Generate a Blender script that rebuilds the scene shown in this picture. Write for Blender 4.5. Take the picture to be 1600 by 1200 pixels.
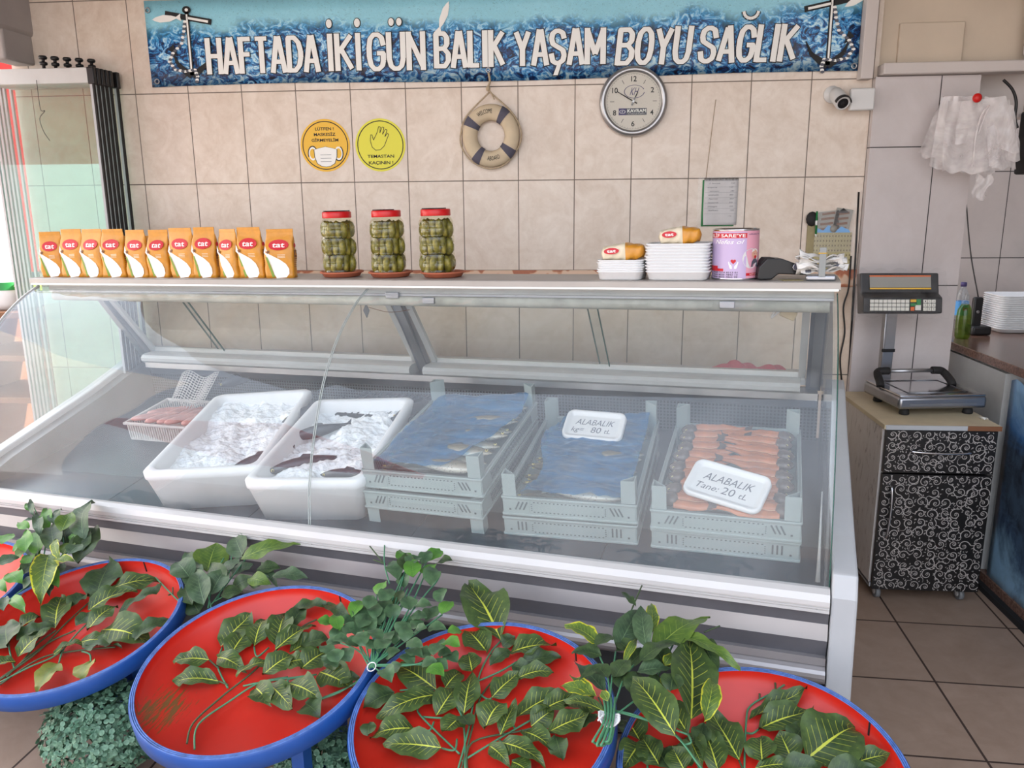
import bpy, bmesh, math, random
import numpy as np
from mathutils import Matrix, Vector, noise
PI = math.pi
random.seed(7)
for o in list(bpy.data.objects):
    bpy.data.objects.remove(o)
C = bpy.context.scene.collection
SC = bpy.context.scene

# ------------------------------------------------------------------ camera, light, exposure
F_PX = 1252.8
CAM = Vector((0, 0, 1.5857))
FW = Vector((-0.0874, 0.9718, -0.2192)); RT = Vector((0.9961, 0.0876, -0.0085)); UP = Vector((-0.0109, 0.2191, 0.9756))
cam = bpy.data.objects.new('camera', bpy.data.cameras.new('camera'))
cam.data.sensor_width = 36; cam.data.sensor_fit = 'HORIZONTAL'; cam.data.lens = 36*F_PX/1600
cam.data.clip_start = 0.02
M = Matrix((RT, UP, -FW)).transposed().to_4x4(); M.translation = CAM
cam.matrix_world = M
C.objects.link(cam); SC.camera = cam

SC.view_settings.view_transform = 'Standard'
SC.view_settings.look = 'None'
SC.view_settings.gamma = 1
SC.view_settings.use_curve_mapping = False
SC.view_settings.exposure = 0.58
SC.cycles.transparent_max_bounces = 48; SC.cycles.max_bounces = 10

wd = bpy.data.worlds.new('sky'); SC.world = wd; wd.use_nodes = True
wn = wd.node_tree.nodes; wl = wd.node_tree.links
for n in list(wn): wn.remove(n)
wo = wn.new('ShaderNodeOutputWorld'); wb = wn.new('ShaderNodeBackground')
tc = wn.new('ShaderNodeTexCoord'); sx = wn.new('ShaderNodeSeparateXYZ'); rp = wn.new('ShaderNodeValToRGB')
wl.new(tc.outputs['Generated'], sx.inputs[0]); wl.new(sx.outputs['Z'], rp.inputs[0])
e = rp.color_ramp.elements
e[0].position = 0.0; e[0].color = (0.74, 0.72, 0.70, 1)
e[1].position = 0.6; e[1].color = (0.80, 0.90, 1.08, 1)
m1 = e.new(0.22); m1.color = (0.90, 0.92, .98, 1)
wl.new(rp.outputs[0], wb.inputs[0]); wl.new(wb.outputs[0], wo.inputs[0])
wb.inputs[1].default_value = 2.1

sun = bpy.data.objects.new('sun', bpy.data.lights.new('sun', 'SUN'))
sun.data.energy = 10.0; sun.data.angle = math.radians(0.6); sun.data.color = (1, .96, .9)
sun.rotation_euler = (0, math.radians(50), math.radians(22))   # sun above the roofs on the right, falling on the house across the street
sun.location = (-6, -4, 8)
C.objects.link(sun)

# ------------------------------------------------------------------ measuring helpers
def ray(px, py):
    return FW + RT*((px-800)/F_PX) - UP*((py-600)/F_PX)
def on_plane(px, py, n, d):
    r = ray(px, py); return CAM + r*((d - n.dot(CAM))/n.dot(r))
AX = [Vector((1, 0, 0)), Vector((0, 1, 0)), Vector((0, 0, 1))]
def Wp(px, py, ax, v): return on_plane(px, py, AX[ax], v)
ca, ct = math.radians(-14), math.radians(1)
O_ = Vector((.688, 1.96, 0))
UX = Vector((math.cos(ca)*math.cos(ct), math.sin(ca)*math.cos(ct), math.sin(ct)))
VY = Vector((-math.sin(ca), math.cos(ca), 0)); WZ = UX.cross(VY)
CM = Matrix((UX, VY, WZ)).transposed().to_4x4(); CM.translation = O_     # frame of the display counter
CMI = CM.inverted()
def Cl(px, py, ax, v):                       # pixel -> counter frame on the plane axis = v
    n = (UX, VY, WZ)[ax]
    return CMI @ on_plane(px, py, n, n.dot(O_)+v)
def plane3(px, py, p, n, frame=CM):          # pixel -> point on an arbitrary plane of a frame
    nw = (frame.to_3x3() @ n).normalized(); pw = frame @ p
    return frame.inverted() @ on_plane(px, py, nw, nw.dot(pw))

# ------------------------------------------------------------------ materials
MATS = {}
def S(c):  # sRGB 0-255 -> linear
    return tuple(((v/255)/12.92 if v/255 <= .04045 else ((v/255+.055)/1.055)**2.4) for v in c) + (1,)
class NT:
    def __init__(s, name):
        s.m = bpy.data.materials.new(name); s.m.use_nodes = True; MATS[name] = s.m
        s.t = s.m.node_tree; s.b = s.t.nodes['Principled BSDF']; s.out = s.t.nodes['Material Output']
    def n(s, typ, **kw):
        nd = s.t.nodes.new(typ)
        for k, v in kw.items():
            if k.startswith('i_'):
                key = k[2:].replace('_', ' '); nd.inputs[int(key) if key.isdigit() else key].default_value = v
            else: setattr(nd, k, v)
        return nd
    def l(s, a, b): s.t.links.new(a, b)
    def math(s, op, a, b=None, c=None):
        nd = s.n('ShaderNodeMath', operation=op)
        for i, v in enumerate((a, b, c)):
            if v is None: continue
            if isinstance(v, (int, float)): nd.inputs[i].default_value = v
            else: s.l(v, nd.inputs[i])
        return nd.outputs[0]
    def coord(s, kind='Object', scale=None, rot=None, loc=None):
        t = s.n('ShaderNodeTexCoord').outputs[kind]
        if scale or rot or loc:
            mp = s.n('ShaderNodeMapping'); s.l(t, mp.inputs[0])
            if scale: mp.inputs['Scale'].default_value = scale
            if rot: mp.inputs['Rotation'].default_value = rot
            if loc: mp.inputs['Location'].default_value = loc
            t = mp.outputs[0]
        return t
    def noise(s, vec, scale, detail=3, rough=.5, dist=0):
        nd = s.n('ShaderNodeTexNoise'); nd.inputs['Scale'].default_value = scale; nd.inputs['Detail'].default_value = detail
        nd.inputs['Roughness'].default_value = rough; nd.inputs['Distortion'].default_value = dist
        if vec is not None: s.l(vec, nd.inputs['Vector'])
        return nd.outputs['Fac']
    def ramp(s, fac, stops):
        r = s.n('ShaderNodeValToRGB'); el = r.color_ramp.elements
        while len(el) < len(stops): el.new(.5)
        for e_, (p, c) in zip(el, stops): e_.position = p; e_.color = c
        s.l(fac, r.inputs[0]); return r.outputs[0]
    def mix(s, fac, a, b, mode='MIX'):
        nd = s.n('ShaderNodeMix', data_type='RGBA', blend_type=mode)
        for i, v in ((0, fac), (6, a), (7, b)):
            if isinstance(v, (int, float, tuple)): nd.inputs[i].default_value = v
            else: s.l(v, nd.inputs[i])
        return nd.outputs[2]
    def bump(s, h, strength=.2, dist=.002):
        b = s.n('ShaderNodeBump'); b.inputs['Strength'].default_value = strength; b.inputs['Distance'].default_value = dist
        s.l(h, b.inputs['Height']); s.l(b.outputs[0], s.b.inputs['Normal'])
    def set(s, **kw):
        for k, v in kw.items(): s.b.inputs[k.replace('_', ' ')].default_value = v
        return s
def pm(name, col, rough=.5, metal=0, var=0, vscale=20, bump=0, bscale=200, **kw):
    if name in MATS: return MATS[name]
    t = NT(name); t.set(Roughness=rough, Metallic=metal, **kw)
    c = S(col)
    if var:
        f = t.noise(t.coord(), vscale, 4, .6)
        lo = tuple(max(0, v*(1-var)) for v in c[:3])+(1,); hi = tuple(min(1, v*(1+var)) for v in c[:3])+(1,)
        t.l(t.ramp(f, [(.3, lo), (.7, hi)]), t.b.inputs['Base Color'])
    else: t.b.inputs['Base Color'].default_value = c
    if bump: t.bump(t.noise(t.coord(), bscale, 4), bump, .001)
    return t.m
def glassmat(name, tint=(.97, .985, .975, 1), haze=0.0, ior=1.45, hscale=3, rough=.0, hcol=(.8, .82, .84, 1)):
    t = NT(name); t.t.nodes.remove(t.b)
    tr = t.n('ShaderNodeBsdfTransparent'); tr.inputs[0].default_value = tint
    gl = t.n('ShaderNodeBsdfGlossy'); gl.inputs['Roughness'].default_value = rough; gl.inputs[0].default_value = (1, 1, 1, 1)
    fr = t.n('ShaderNodeFresnel'); fr.inputs[0].default_value = ior
    mx = t.n('ShaderNodeMixShader'); bf = t.n('ShaderNodeNewGeometry').outputs['Backfacing']; t.l(t.math('MULTIPLY', fr.outputs[0], t.math('SUBTRACT', 1.0, bf)), mx.inputs[0]); t.l(tr.outputs[0], mx.inputs[1]); t.l(gl.outputs[0], mx.inputs[2])
    last = mx
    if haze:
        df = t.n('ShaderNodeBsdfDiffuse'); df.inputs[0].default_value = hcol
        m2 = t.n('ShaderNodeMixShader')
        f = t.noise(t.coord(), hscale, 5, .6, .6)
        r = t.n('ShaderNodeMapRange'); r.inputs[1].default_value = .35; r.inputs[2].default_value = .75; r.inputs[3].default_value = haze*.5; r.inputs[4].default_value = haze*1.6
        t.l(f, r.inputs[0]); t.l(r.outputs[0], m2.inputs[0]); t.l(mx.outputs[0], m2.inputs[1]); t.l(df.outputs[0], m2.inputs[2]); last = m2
    t.l(last.outputs[0], t.out.inputs[0]); return t.m

# plain materials
pm('aluminium', (172, 172, 174), .32, .85, var=.08, vscale=6)
pm('aluminium_white', (188, 189, 187), .4, .15, var=.06, vscale=9)
pm('steel', (160, 162, 168), .28, .9, var=.1, vscale=4)
pm('steel_dark', (84, 88, 92), .35, .7, var=.15, vscale=5)
pm('white_paint', (176, 178, 180), .35, var=.04, vscale=7)
pm('white_foam', (224, 225, 226), .75, var=.02, vscale=30, bump=.15, bscale=260, Subsurface_Weight=.0)
pm('white_plastic', (216, 216, 215), .35)
pm('black_plastic', (22, 22, 24), .4)
pm('black_rubber', (30, 28, 28), .7)
pm('dark_gap', (26, 26, 28), .8)
pm('red_lid', (200, 22, 26), .35)
pm('red_dot', (205, 28, 24), .4)
pm('terracotta', (176, 98, 70), .75, var=.1, vscale=25)
pm('crate_grey', (142, 154, 152), .45, var=.05, vscale=12)
pm('crate_slot', (70, 80, 82), .8)
pm('crate_black', (40, 43, 45), .6)
pm('basket_white', (196, 192, 188), .5, var=.05)
pm('mesh_black', (52, 54, 56), .5)
pm('blue_paint', (26, 74, 146), .42, var=.1, vscale=14)
pm('blue_rim', (74, 106, 168), .6, var=.35, vscale=40)
pm('rope', (178, 160, 134), .9, var=.15, vscale=80)
pm('ring_cream', (205, 188, 160), .75, var=.06, vscale=20)
pm('ring_band', (86, 84, 98), .8, var=.1, vscale=40)
pm('ink_black', (18, 18, 20), .6)
pm('ink_white', (244, 244, 240), .5)
pm('ink_red', (196, 24, 40), .5)
pm('ink_purple', (70, 62, 110), .5)
pm('ink_grey', (96, 98, 108), .8)
pm('sticker_orange', (238, 186, 40), .4)
pm('sticker_yellow', (226, 220, 52), .4)
pm('paper', (226, 224, 220), .8, var=.04, vscale=15)
pm('paper_grey', (206, 204, 204), .8, var=.06, vscale=15)
pm('bag_gold', (204, 140, 44), .34, var=.12, vscale=34, bump=.9, bscale=45)
pm('bag_cream', (228, 216, 190), .4, bump=.4, bscale=50)
pm('bag_white', (244, 242, 236), .4)
pm('bag_brown', (118, 70, 28), .5)
pm('bag_green', (120, 150, 50), .5)
pm('brine', (70, 66, 22), .3)
pm('granite_top', (92, 76, 70), .18, var=.3, vscale=90)
pm('wood_light', (206, 190, 158), .6, var=.1, vscale=6)
pm('wood_brown', (120, 78, 50), .6)
pm('caster', (120, 122, 124), .4)
pm('chrome', (205, 205, 208), .12, 1)
pm('stem_green', (74, 132, 96), .55)
pm('stem_dark', (66, 84, 54), .6)
pm('cloth_red', (206, 92, 104), .95, var=.1, vscale=60, bump=.6, bscale=200)
pm('grey_plaster', (168, 162, 160), .85, var=.1, vscale=3)
pm('street_wall', (236, 232, 226), .8)
pm('awning_red', (214, 40, 36), .7)
pm('key_white', (226, 224, 214), .5)
pm('key_green', (30, 130, 60), .5)
pm('key_orange', (226, 110, 40), .5)
pm('lcd', (150, 148, 140), .3)
pm('lilac', (192, 172, 208), .35)
pm('pink', (224, 160, 178), .35)
pm('skin', (222, 168, 146), .6)
pm('pen_green', (24, 120, 60), .4)
pm('cardboard', (158, 146, 110), .8, var=.1, vscale=40)
pm('blue_paper', (96, 176, 240), .6)
pm('bottle_label', (70, 150, 214), .5)
pm('flesh', (172, 106, 66), .26, var=.28, vscale=22, bump=.2, bscale=60, Subsurface_Weight=.12, Subsurface_Radius=(.01, .004, .002))
pm('flesh_line', (236, 190, 150), .35)
pm('fish_skin', (98, 98, 92), .25, .2, var=.35, vscale=60, bump=.15, bscale=300)
pm('fish_head', (92, 80, 72), .22, .15, var=.45, vscale=70)
pm('fish_eye', (18, 16, 14), .1)
pm('fish_eye_ring', (196, 180, 110), .3)
pm('squid', (196, 140, 130), .4, var=.2, vscale=30)
pm('dark_fish', (66, 68, 74), .25, .3, var=.3, vscale=30)
glassmat('glass_clear', haze=.03)
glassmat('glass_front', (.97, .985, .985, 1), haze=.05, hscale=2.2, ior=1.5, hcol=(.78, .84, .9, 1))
glassmat('glass_door', (.962, .990, .983, 1), haze=.014, ior=1.5, hcol=(.7, .8, .76, 1))  # pale mint haze puts the brightness of street reflections into the panes
glassmat('glass_jar', (.98, .98, .93, 1), haze=0, ior=1.55, rough=.05)
glassmat('plastic_clear', (.97, .97, .97, 1), haze=.05, ior=1.5, hscale=18, rough=.15, hcol=(.88, .85, .85, 1))
glassmat('bag_film', (.95, .94, .94, 1), haze=.42, ior=1.5, hscale=5, rough=.12, hcol=(.92, .88, .87, 1))
glassmat('film_blue', (.42, .72, .90, 1), haze=.24, ior=1.45, hscale=14, rough=.22, hcol=S((60, 138, 186)))
glassmat('bottle_clear', (.9, .95, .97, 1), haze=.05, rough=.05)
glassmat('bottle_green', (.55, .7, .3, 1), haze=.12, rough=.05, hcol=S((120, 150, 60)))
pm('glass_edge', (40, 84, 74), .2)
pm('dull_grey', (140, 143, 142), .5, .1)
pm('silicone', (168, 176, 174), .6, var=.2, vscale=40)

# ------------------------------------------------------------------ mesh builder
class MB:
    def __init__(s):
        s.bm = bmesh.new(); s.mats = []; s.uv = s.bm.loops.layers.uv.new('UVMap')
    def mi(s, m):
        if m not in s.mats: s.mats.append(m)
        return s.mats.index(m)
    def face(s, vs, m, smooth=False, uvs=None):
        try: f = s.bm.faces.new(vs)
        except ValueError: return None
        f.material_index = s.mi(m); f.smooth = smooth
        if uvs:
            for lp, uv in zip(f.loops, uvs): lp[s.uv].uv = uv
        return f
    def box(s, c, size, m, rot=None, bev=0, seg=2, mtx=None):
        r = bmesh.ops.create_cube(s.bm, size=1)
        vs = r['verts']
        T = Matrix.Translation(Vector(c)) @ ((rot.to_matrix().to_4x4() if hasattr(rot, 'to_matrix') else rot) if rot is not None else Matrix.Identity(4)) @ Matrix.Diagonal((*size, 1))
        if mtx is not None: T = mtx @ T
        bmesh.ops.transform(s.bm, matrix=T, verts=vs)
        fs = set(f for v in vs for f in v.link_faces); i = s.mi(m)
        for f in fs: f.material_index = i
        if bev:
            es = set(e_ for v in vs for e_ in v.link_edges)
            r = bmesh.ops.bevel(s.bm, geom=list(es), offset=bev, segments=seg, affect='EDGES', profile=.5)
            for f in r['faces']: f.material_index = i; f.smooth = True
        return s
    def grid(s, nu, nv, fn, m, closed_u=False, closed_v=False, smooth=True, flip=False, uvscale=(1, 1)):
        vs = [[s.bm.verts.new(fn(i/(nu if closed_u else nu), j/nv)) for j in range(nv + (0 if closed_v else 1))] for i in range(nu + (0 if closed_u else 1))]
        for i in range(nu):
            for j in range(nv):
                i2 = (i+1) % len(vs); j2 = (j+1) % len(vs[0])
                q = [vs[i][j], vs[i2][j], vs[i2][j2], vs[i][j2]]
                u = [(i/nu, j/nv), ((i+1)/nu, j/nv), ((i+1)/nu, (j+1)/nv), (i/nu, (j+1)/nv)]
                if flip: q = q[::-1]; u = u[::-1]
                s.face(q, m, smooth, u)
        return vs
    def lathe(s, prof, m, seg=24, c=(0, 0, 0), mtx=None, capb=True, capt=True, sx_=1, sy_=1, mats=None, sq=0):
        rings = []
        for (r, z) in prof:
            ring = []
            for k in range(seg):
                a = 2*PI*k/seg
                cx, sy = math.cos(a), math.sin(a)
                if sq:   # superellipse
                    p = 2/(2+sq*6); cx = math.copysign(abs(cx)**p, cx); sy = math.copysign(abs(sy)**p, sy)
                v = Vector((c[0]+r*cx*sx_, c[1]+r*sy*sy_, c[2]+z))
                ring.append(s.bm.verts.new(mtx @ v if mtx is not None else v))
            rings.append(ring)
        for i in range(len(rings)-1):
            mm = mats[i] if mats else m
            for k in range(seg):
                s.face([rings[i][k], rings[i][(k+1) % seg], rings[i+1][(k+1) % seg], rings[i+1][k]], mm, True)
        if capb and prof[0][0] > 1e-6: s.face(rings[0][::-1], mats[0] if mats else m)
        if capt and prof[-1][0] > 1e-6: s.face(rings[-1], mats[-1] if mats else m)
        return rings
    def tube(s, pts, r, m, seg=8, caps=True, closed=False, flat=1.0):
        pts = [Vector(p) for p in pts]; n = len(pts)
        rs = r if isinstance(r, (list, tuple)) else [r]*n
        up = None; rings = []
        for i, p in enumerate(pts):
            if closed: d = (pts[(i+1) % n]-pts[i-1])
            else: d = (pts[min(i+1, n-1)]-pts[max(i-1, 0)])
            if d.length < 1e-9: d = Vector((0, 0, 1))
            d.normalize()
            if up is None:
                up = Vector((0, 0, 1)) if abs(d.z) < .9 else Vector((1, 0, 0))
            x = d.cross(up)
            if x.length < 1e-6: x = d.orthogonal()
            x.normalize(); y = x.cross(d); up = y
            rings.append([s.bm.verts.new(p + x*math.cos(2*PI*k/seg)*rs[i] + y*math.sin(2*PI*k/seg)*rs[i]*flat) for k in range(seg)])
        m_ = n if closed else n-1
        for i in range(m_):
            a, b = rings[i], rings[(i+1) % n]
            for k in range(seg): s.face([a[k], b[k], b[(k+1) % seg], a[(k+1) % seg]], m, True)
        if caps and not closed: s.face(rings[0], m); s.face(rings[-1][::-1], m)
        return s
    def cyl(s, p0, p1, r, m, seg=16, r1=None):
        return s.tube([p0, p1], [r, r if r1 is None else r1], m, seg)
    def prism(s, poly, h, m, mtx=None, smooth=False, mside=None):
        # poly: 2-D outline extruded z 0..h
        a = [Vector((x, y, 0)) for x, y in poly]; b = [Vector((x, y, h)) for x, y in poly]
        if mtx is not None: a = [mtx @ v for v in a]; b = [mtx @ v for v in b]
        va = [s.bm.verts.new(v) for v in a]; vb = [s.bm.verts.new(v) for v in b]
        s.face(va[::-1], m); s.face(vb, m); n = len(va)
        for i in range(n): s.face([va[i], va[(i+1) % n], vb[(i+1) % n], vb[i]], mside or m, smooth)
        return s
    def poly(s, pts, m, smooth=False, uvs=None):
        return s.face([s.bm.verts.new(Vector(p)) for p in pts], m, smooth, uvs)
    def ell(s, c, r, m, seg=12, ring=8, mtx=None):
        def f(u, v):
            a = 2*PI*u; b = PI*v
            q = Vector((c[0]+r[0]*math.cos(a)*math.sin(b), c[1]+r[1]*math.sin(a)*math.sin(b), c[2]-r[2]*math.cos(b)))
            return mtx @ q if mtx is not None else q
        s.grid(seg, ring, f, m, closed_u=True); return s
    def text(s, body, m, w, h, fn=None, mtx=None, bold=0.0, thick=0.0, shear=0.0, align='C'):
        me = text_mesh(body, bold, thick/h if h else 0, shear)
        xs = [v.co.x for v in me.vertices]; x0, x1 = min(xs), max(xs)
        cap = CAPH
        sx = w/(x1-x0); sy = h/cap
        off = (x0+x1)/2 if align == 'C' else x0
        vs = []
        for v in me.vertices:
            q = Vector(((v.co.x-off)*sx, v.co.y*sy, v.co.z*sy))
            if mtx is not None: q = mtx @ q
            if fn is not None: q = fn(q)
            vs.append(s.bm.verts.new(q))
        for p in me.polygons: s.face([vs[i] for i in p.vertices], m)
        bpy.data.meshes.remove(me); return s
    def build(s, name, parent=None, solid=0, subsurf=0, dissolve=False, weld=True, recalc=True, bevel=0):
        if weld: bmesh.ops.remove_doubles(s.bm, verts=s.bm.verts, dist=1e-6)
        if recalc: bmesh.ops.recalc_face_normals(s.bm, faces=s.bm.faces)
        me = bpy.data.meshes.new(name); s.bm.to_mesh(me); s.bm.free()
        for m in s.mats: me.materials.append(MATS[m])
        o = bpy.data.objects.new(name, me); C.objects.link(o)
        if parent: o.parent = parent
        if bevel:
            md = o.modifiers.new('bevel', 'BEVEL'); md.width = bevel; md.segments = 2; md.limit_method = 'ANGLE'
        if solid:
            md = o.modifiers.new('solid', 'SOLIDIFY'); md.thickness = solid; md.offset = 0
        if subsurf:
            md = o.modifiers.new('sub', 'SUBSURF'); md.levels = subsurf; md.render_levels = subsurf
        return o
_tc = {}
def text_mesh(body, bold=0, thick=0, shear=0):
    c = bpy.data.curves.new('t', 'FONT'); c.body = body; c.size = 1; c.offset = bold; c.shear = shear
    c.extrude = thick/2; c.resolution_u = 3; c.fill_mode = 'FRONT' if not thick else 'BOTH'
    o = bpy.data.objects.new('t', c)
    me = bpy.data.meshes.new_from_object(o); bpy.data.objects.remove(o); bpy.data.curves.remove(c)
    return me
_h = text_mesh('H'); CAPH = max(v.co.y for v in _h.vertices); bpy.data.meshes.remove(_h)

def tag(o, label=None, cat=None, group=None, kind=None):
    if label: o['label'] = label
    if cat: o['category'] = cat
    if group: o['group'] = group
    if kind: o['kind'] = kind
    return o
def thing(name, label, cat, mtx=None, loc=None, rz=0, group=None, frame=None):
    o = bpy.data.objects.new(name, None); o.empty_display_size = .05; C.objects.link(o)
    if mtx is None:
        mtx = Matrix.Translation(Vector(loc or (0, 0, 0))) @ Matrix.Rotation(rz, 4, 'Z')
    if frame is not None: mtx = frame @ mtx
    o.matrix_world = mtx
    return tag(o, label, cat, group)
def copy_tree(root, mtx, label, group=None):
    r = root.copy(); C.objects.link(r); r.matrix_world = mtx; r['label'] = label
    if group: r['group'] = group
    def rec(src, dst):
        for ch in list(src.children):
            c = ch.copy(); C.objects.link(c); c.parent = dst; rec(ch, c)
    rec(root, r); return r
def T_(x, y, z, rz=0, rx=0, ry=0):
    return Matrix.Translation((x, y, z)) @ Matrix.Rotation(rz, 4, 'Z') @ Matrix.Rotation(ry, 4, 'Y') @ Matrix.Rotation(rx, 4, 'X')
WALLM = Matrix.Rotation(PI/2, 4, 'X')     # local x right, y up, z towards the room
def smoothpts(pts, n=6):
    P = [Vector(p) for p in pts]; out = []
    for i in range(len(P)-1):
        p0 = P[max(i-1, 0)]; p1 = P[i]; p2 = P[i+1]; p3 = P[min(i+2, len(P)-1)]
        for k in range(n):
            t = k/n
            out.append(.5*((2*p1)+(-p0+p2)*t+(2*p0-5*p1+4*p2-p3)*t*t+(-p0+3*p1-3*p2+p3)*t**3))
    out.append(P[-1]); return out
# ================================================================== THE SETTING
YW = 3.695
def tilemat(name, c1, c2, mort, bw, bh, off, swap=True, rough=.25, ms=.0022, rot=0, vein=.5, spec=.5, nscale=7):
    t = NT(name)
    tcn = t.n('ShaderNodeTexCoord'); sp = t.n('ShaderNodeSeparateXYZ'); t.l(tcn.outputs['Object'], sp.inputs[0])
    cb = t.n('ShaderNodeCombineXYZ')
    t.l(t.math('ADD', sp.outputs['X'], -off[0]), cb.inputs[0]); t.l(t.math('ADD', sp.outputs['Z' if swap else 'Y'], -off[1]), cb.inputs[1])
    vec = cb.outputs[0]
    if rot:
        mp = t.n('ShaderNodeMapping'); mp.inputs['Rotation'].default_value = (0, 0, rot); t.l(vec, mp.inputs[0]); vec = mp.outputs[0]
    br = t.n('ShaderNodeTexBrick', offset=0, squash=1); t.l(vec, br.inputs['Vector'])
    br.inputs['Scale'].default_value = 1; br.inputs['Brick Width'].default_value = bw; br.inputs['Row Height'].default_value = bh
    br.inputs['Mortar Size'].default_value = ms; br.inputs['Mortar Smooth'].default_value = .1
    br.inputs['Color1'].default_value = (0, 0, 0, 1); br.inputs['Color2'].default_value = (1, 1, 1, 1); br.inputs['Mortar'].default_value = (.5, .5, .5, 1)
    n1 = t.noise(tcn.outputs['Object'], nscale, 6, .65, 1.2); n2 = t.noise(tcn.outputs['Object'], nscale*5, 4, .6, .5)
    f = t.math('ADD', t.math('MULTIPLY', n1, .7), t.math('MULTIPLY', n2, .3))
    tile = t.ramp(f, [(.36, S(c1)), (.62, S(c2))])
    tv = t.mix(.06, tile, br.outputs['Color'], 'OVERLAY')
    col = t.mix(br.outputs['Fac'], tv, S(mort))
    t.l(col, t.b.inputs['Base Color'])
    t.l(t.math('ADD', t.math('MULTIPLY', br.outputs['Fac'], .5), rough), t.b.inputs['Roughness'])
    t.bump(t.math('SUBTRACT', 1, br.outputs['Fac']), .5, .001)
    return t.m
tilemat('tile_beige', (214, 197, 181), (230, 217, 204), (120, 108, 98), .25, .4, (-2.0451, 1.688), rough=.28)
tilemat('tile_beige_low', (214, 192, 170), (230, 212, 194), (112, 100, 90), .25, .4, (-2.0451, 1.213), rough=.28)
tilemat('tile_white', (200, 192, 190), (210, 203, 202), (48, 46, 46), .335, .584, (1.135, 1.222), rough=.2, nscale=2)
tilemat('tile_white_deep', (186, 180, 178), (196, 190, 188), (44, 42, 42), .30, .45, (1.93, 1.28), rough=.25, nscale=2)
tilemat('tile_floor', (148, 124, 106), (162, 138, 120), (60, 44, 36), .4, .4, (1.2161, 2.9338), swap=False, rough=.35, ms=.004, rot=.0466, nscale=4)
# terracotta frieze with a scrolled pattern
t = NT('tile_frieze')
co = t.coord('Object', scale=(16, 16, 16)); w1 = t.n('ShaderNodeTexWave', wave_type='RINGS'); t.l(co, w1.inputs[0]); w1.inputs['Scale'].default_value = .7; w1.inputs['Distortion'].default_value = 7
t.l(t.ramp(w1.outputs['Fac'], [(.35, S((224, 192, 166))), (.55, S((206, 150, 116))), (.7, S((176, 108, 80)))]), t.b.inputs['Base Color']); t.set(Roughness=.35)

def struct(name, mb, **kw):
    o = mb.build(name, **kw); o['kind'] = 'structure'; return o
b = MB(); b.poly([(-9, -7, 0), (4.5, -7, 0), (4.5, 6, 0), (-9, 6, 0)], 'tile_floor'); struct('floor', b)
b = MB()
b.box((-.70, YW+.06, (1.288+3.0)/2), (3.85, .12, 3.0-1.288), 'tile_beige'); b.box((-.70, YW+.06, .6065), (3.85, .12, 1.213), 'tile_beige_low')
struct('wall_back', b)
b = MB(); b.box((-.70, YW+.057, 1.2505), (3.85, .12, .075), 'tile_frieze'); struct('trim_1', b)
# pillar to the right of the beige tiles, cream masonry above a ledge
pm('plaster_cream', (206, 192, 174), .85, var=.06, vscale=4)
pm('wall_dull', (150, 146, 142), .9)
pm('plaster_white', (206, 198, 194), .8, var=.04, vscale=3)
b = MB(); b.box((1.415, 3.78, 1.0445), (.42, .24, 2.089), 'tile_white'); struct('wall_pillar', b)
b = MB(); b.box((1.5, 3.80, 2.56), (.62, .16, .9), 'plaster_cream'); b.box((1.43, 3.715, 2.21), (.26, .02, .19), 'plaster_cream', bev=.004)
struct('wall_right_upper', b)
b = MB(); b.box((1.53, 3.66, 2.115), (.62, .09, .045), 'plaster_white', bev=.006); struct('trim_2', b)
b = MB(); b.box((1.163, 3.675, 2.33), (.05, .07, .50), 'plaster_white', bev=.004); struct('trim_3', b)      # white trunking at the end of the tiled wall
b = MB()
b.tube(smoothpts([(1.80, 3.66, 2.9), (1.80, 3.66, 2.5), (1.80, 3.66, 2.16)], 3), .022, 'plaster_white', 12); b.tube([(1.85, 3.68, 2.9), (1.85, 3.68, 2.14)], .015, 'plaster_white', 10)
struct('trim_4', b)
b = MB(); b.box((1.95, 4.62, 1.5), (2.2, .1, 3.0), 'tile_white_deep'); struct('wall_recess', b)
b = MB(); b.box((2.55, 1.7, 1.5), (.12, 6.0, 3.0), 'wall_dull'); struct('wall_right', b)
b = MB(); b.box((2.1, 3.85, 2.49), (1.0, .12, 1.12), 'plaster_white'); b.box((2.02, 3.76, 2.32), (.3, .1, 1.2), 'plaster_white', bev=.01); struct('wall_right_return', b)
# sloping soffit of a stair at the top right
b = MB(); b.prism([(1.22, 2.62), (1.95, 2.62), (1.95, 2.45), (1.60, 2.44)], .5, 'plaster_cream', mtx=Matrix.Translation((0, 3.70, 0)) @ Matrix.Rotation(PI/2, 4, 'X')); struct('trim_5', b)
# left side: lintel of the open side, corner post
b = MB(); b.box((-2.62, 2.55, 2.62), (.24, 2.4, .56), 'grey_plaster', bev=.02); b.box((-2.56, 3.60, 2.42), (.10, .20, .4), 'grey_plaster', bev=.01)
struct('wall_left', b)
b = MB(); b.box((-.1, 2.35, 3.0), (5.4, 2.9, .1), 'wall_dull'); struct('ceiling', b)  # shop ceiling out of view, put in and sized to limit the daylight
# pale house across the side street, seen over-bright through the glass
b = MB(); b.box((-7.4, 4.2, 2.4), (.3, 9, 4.8), 'street_wall'); struct('wall_street', b)
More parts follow.
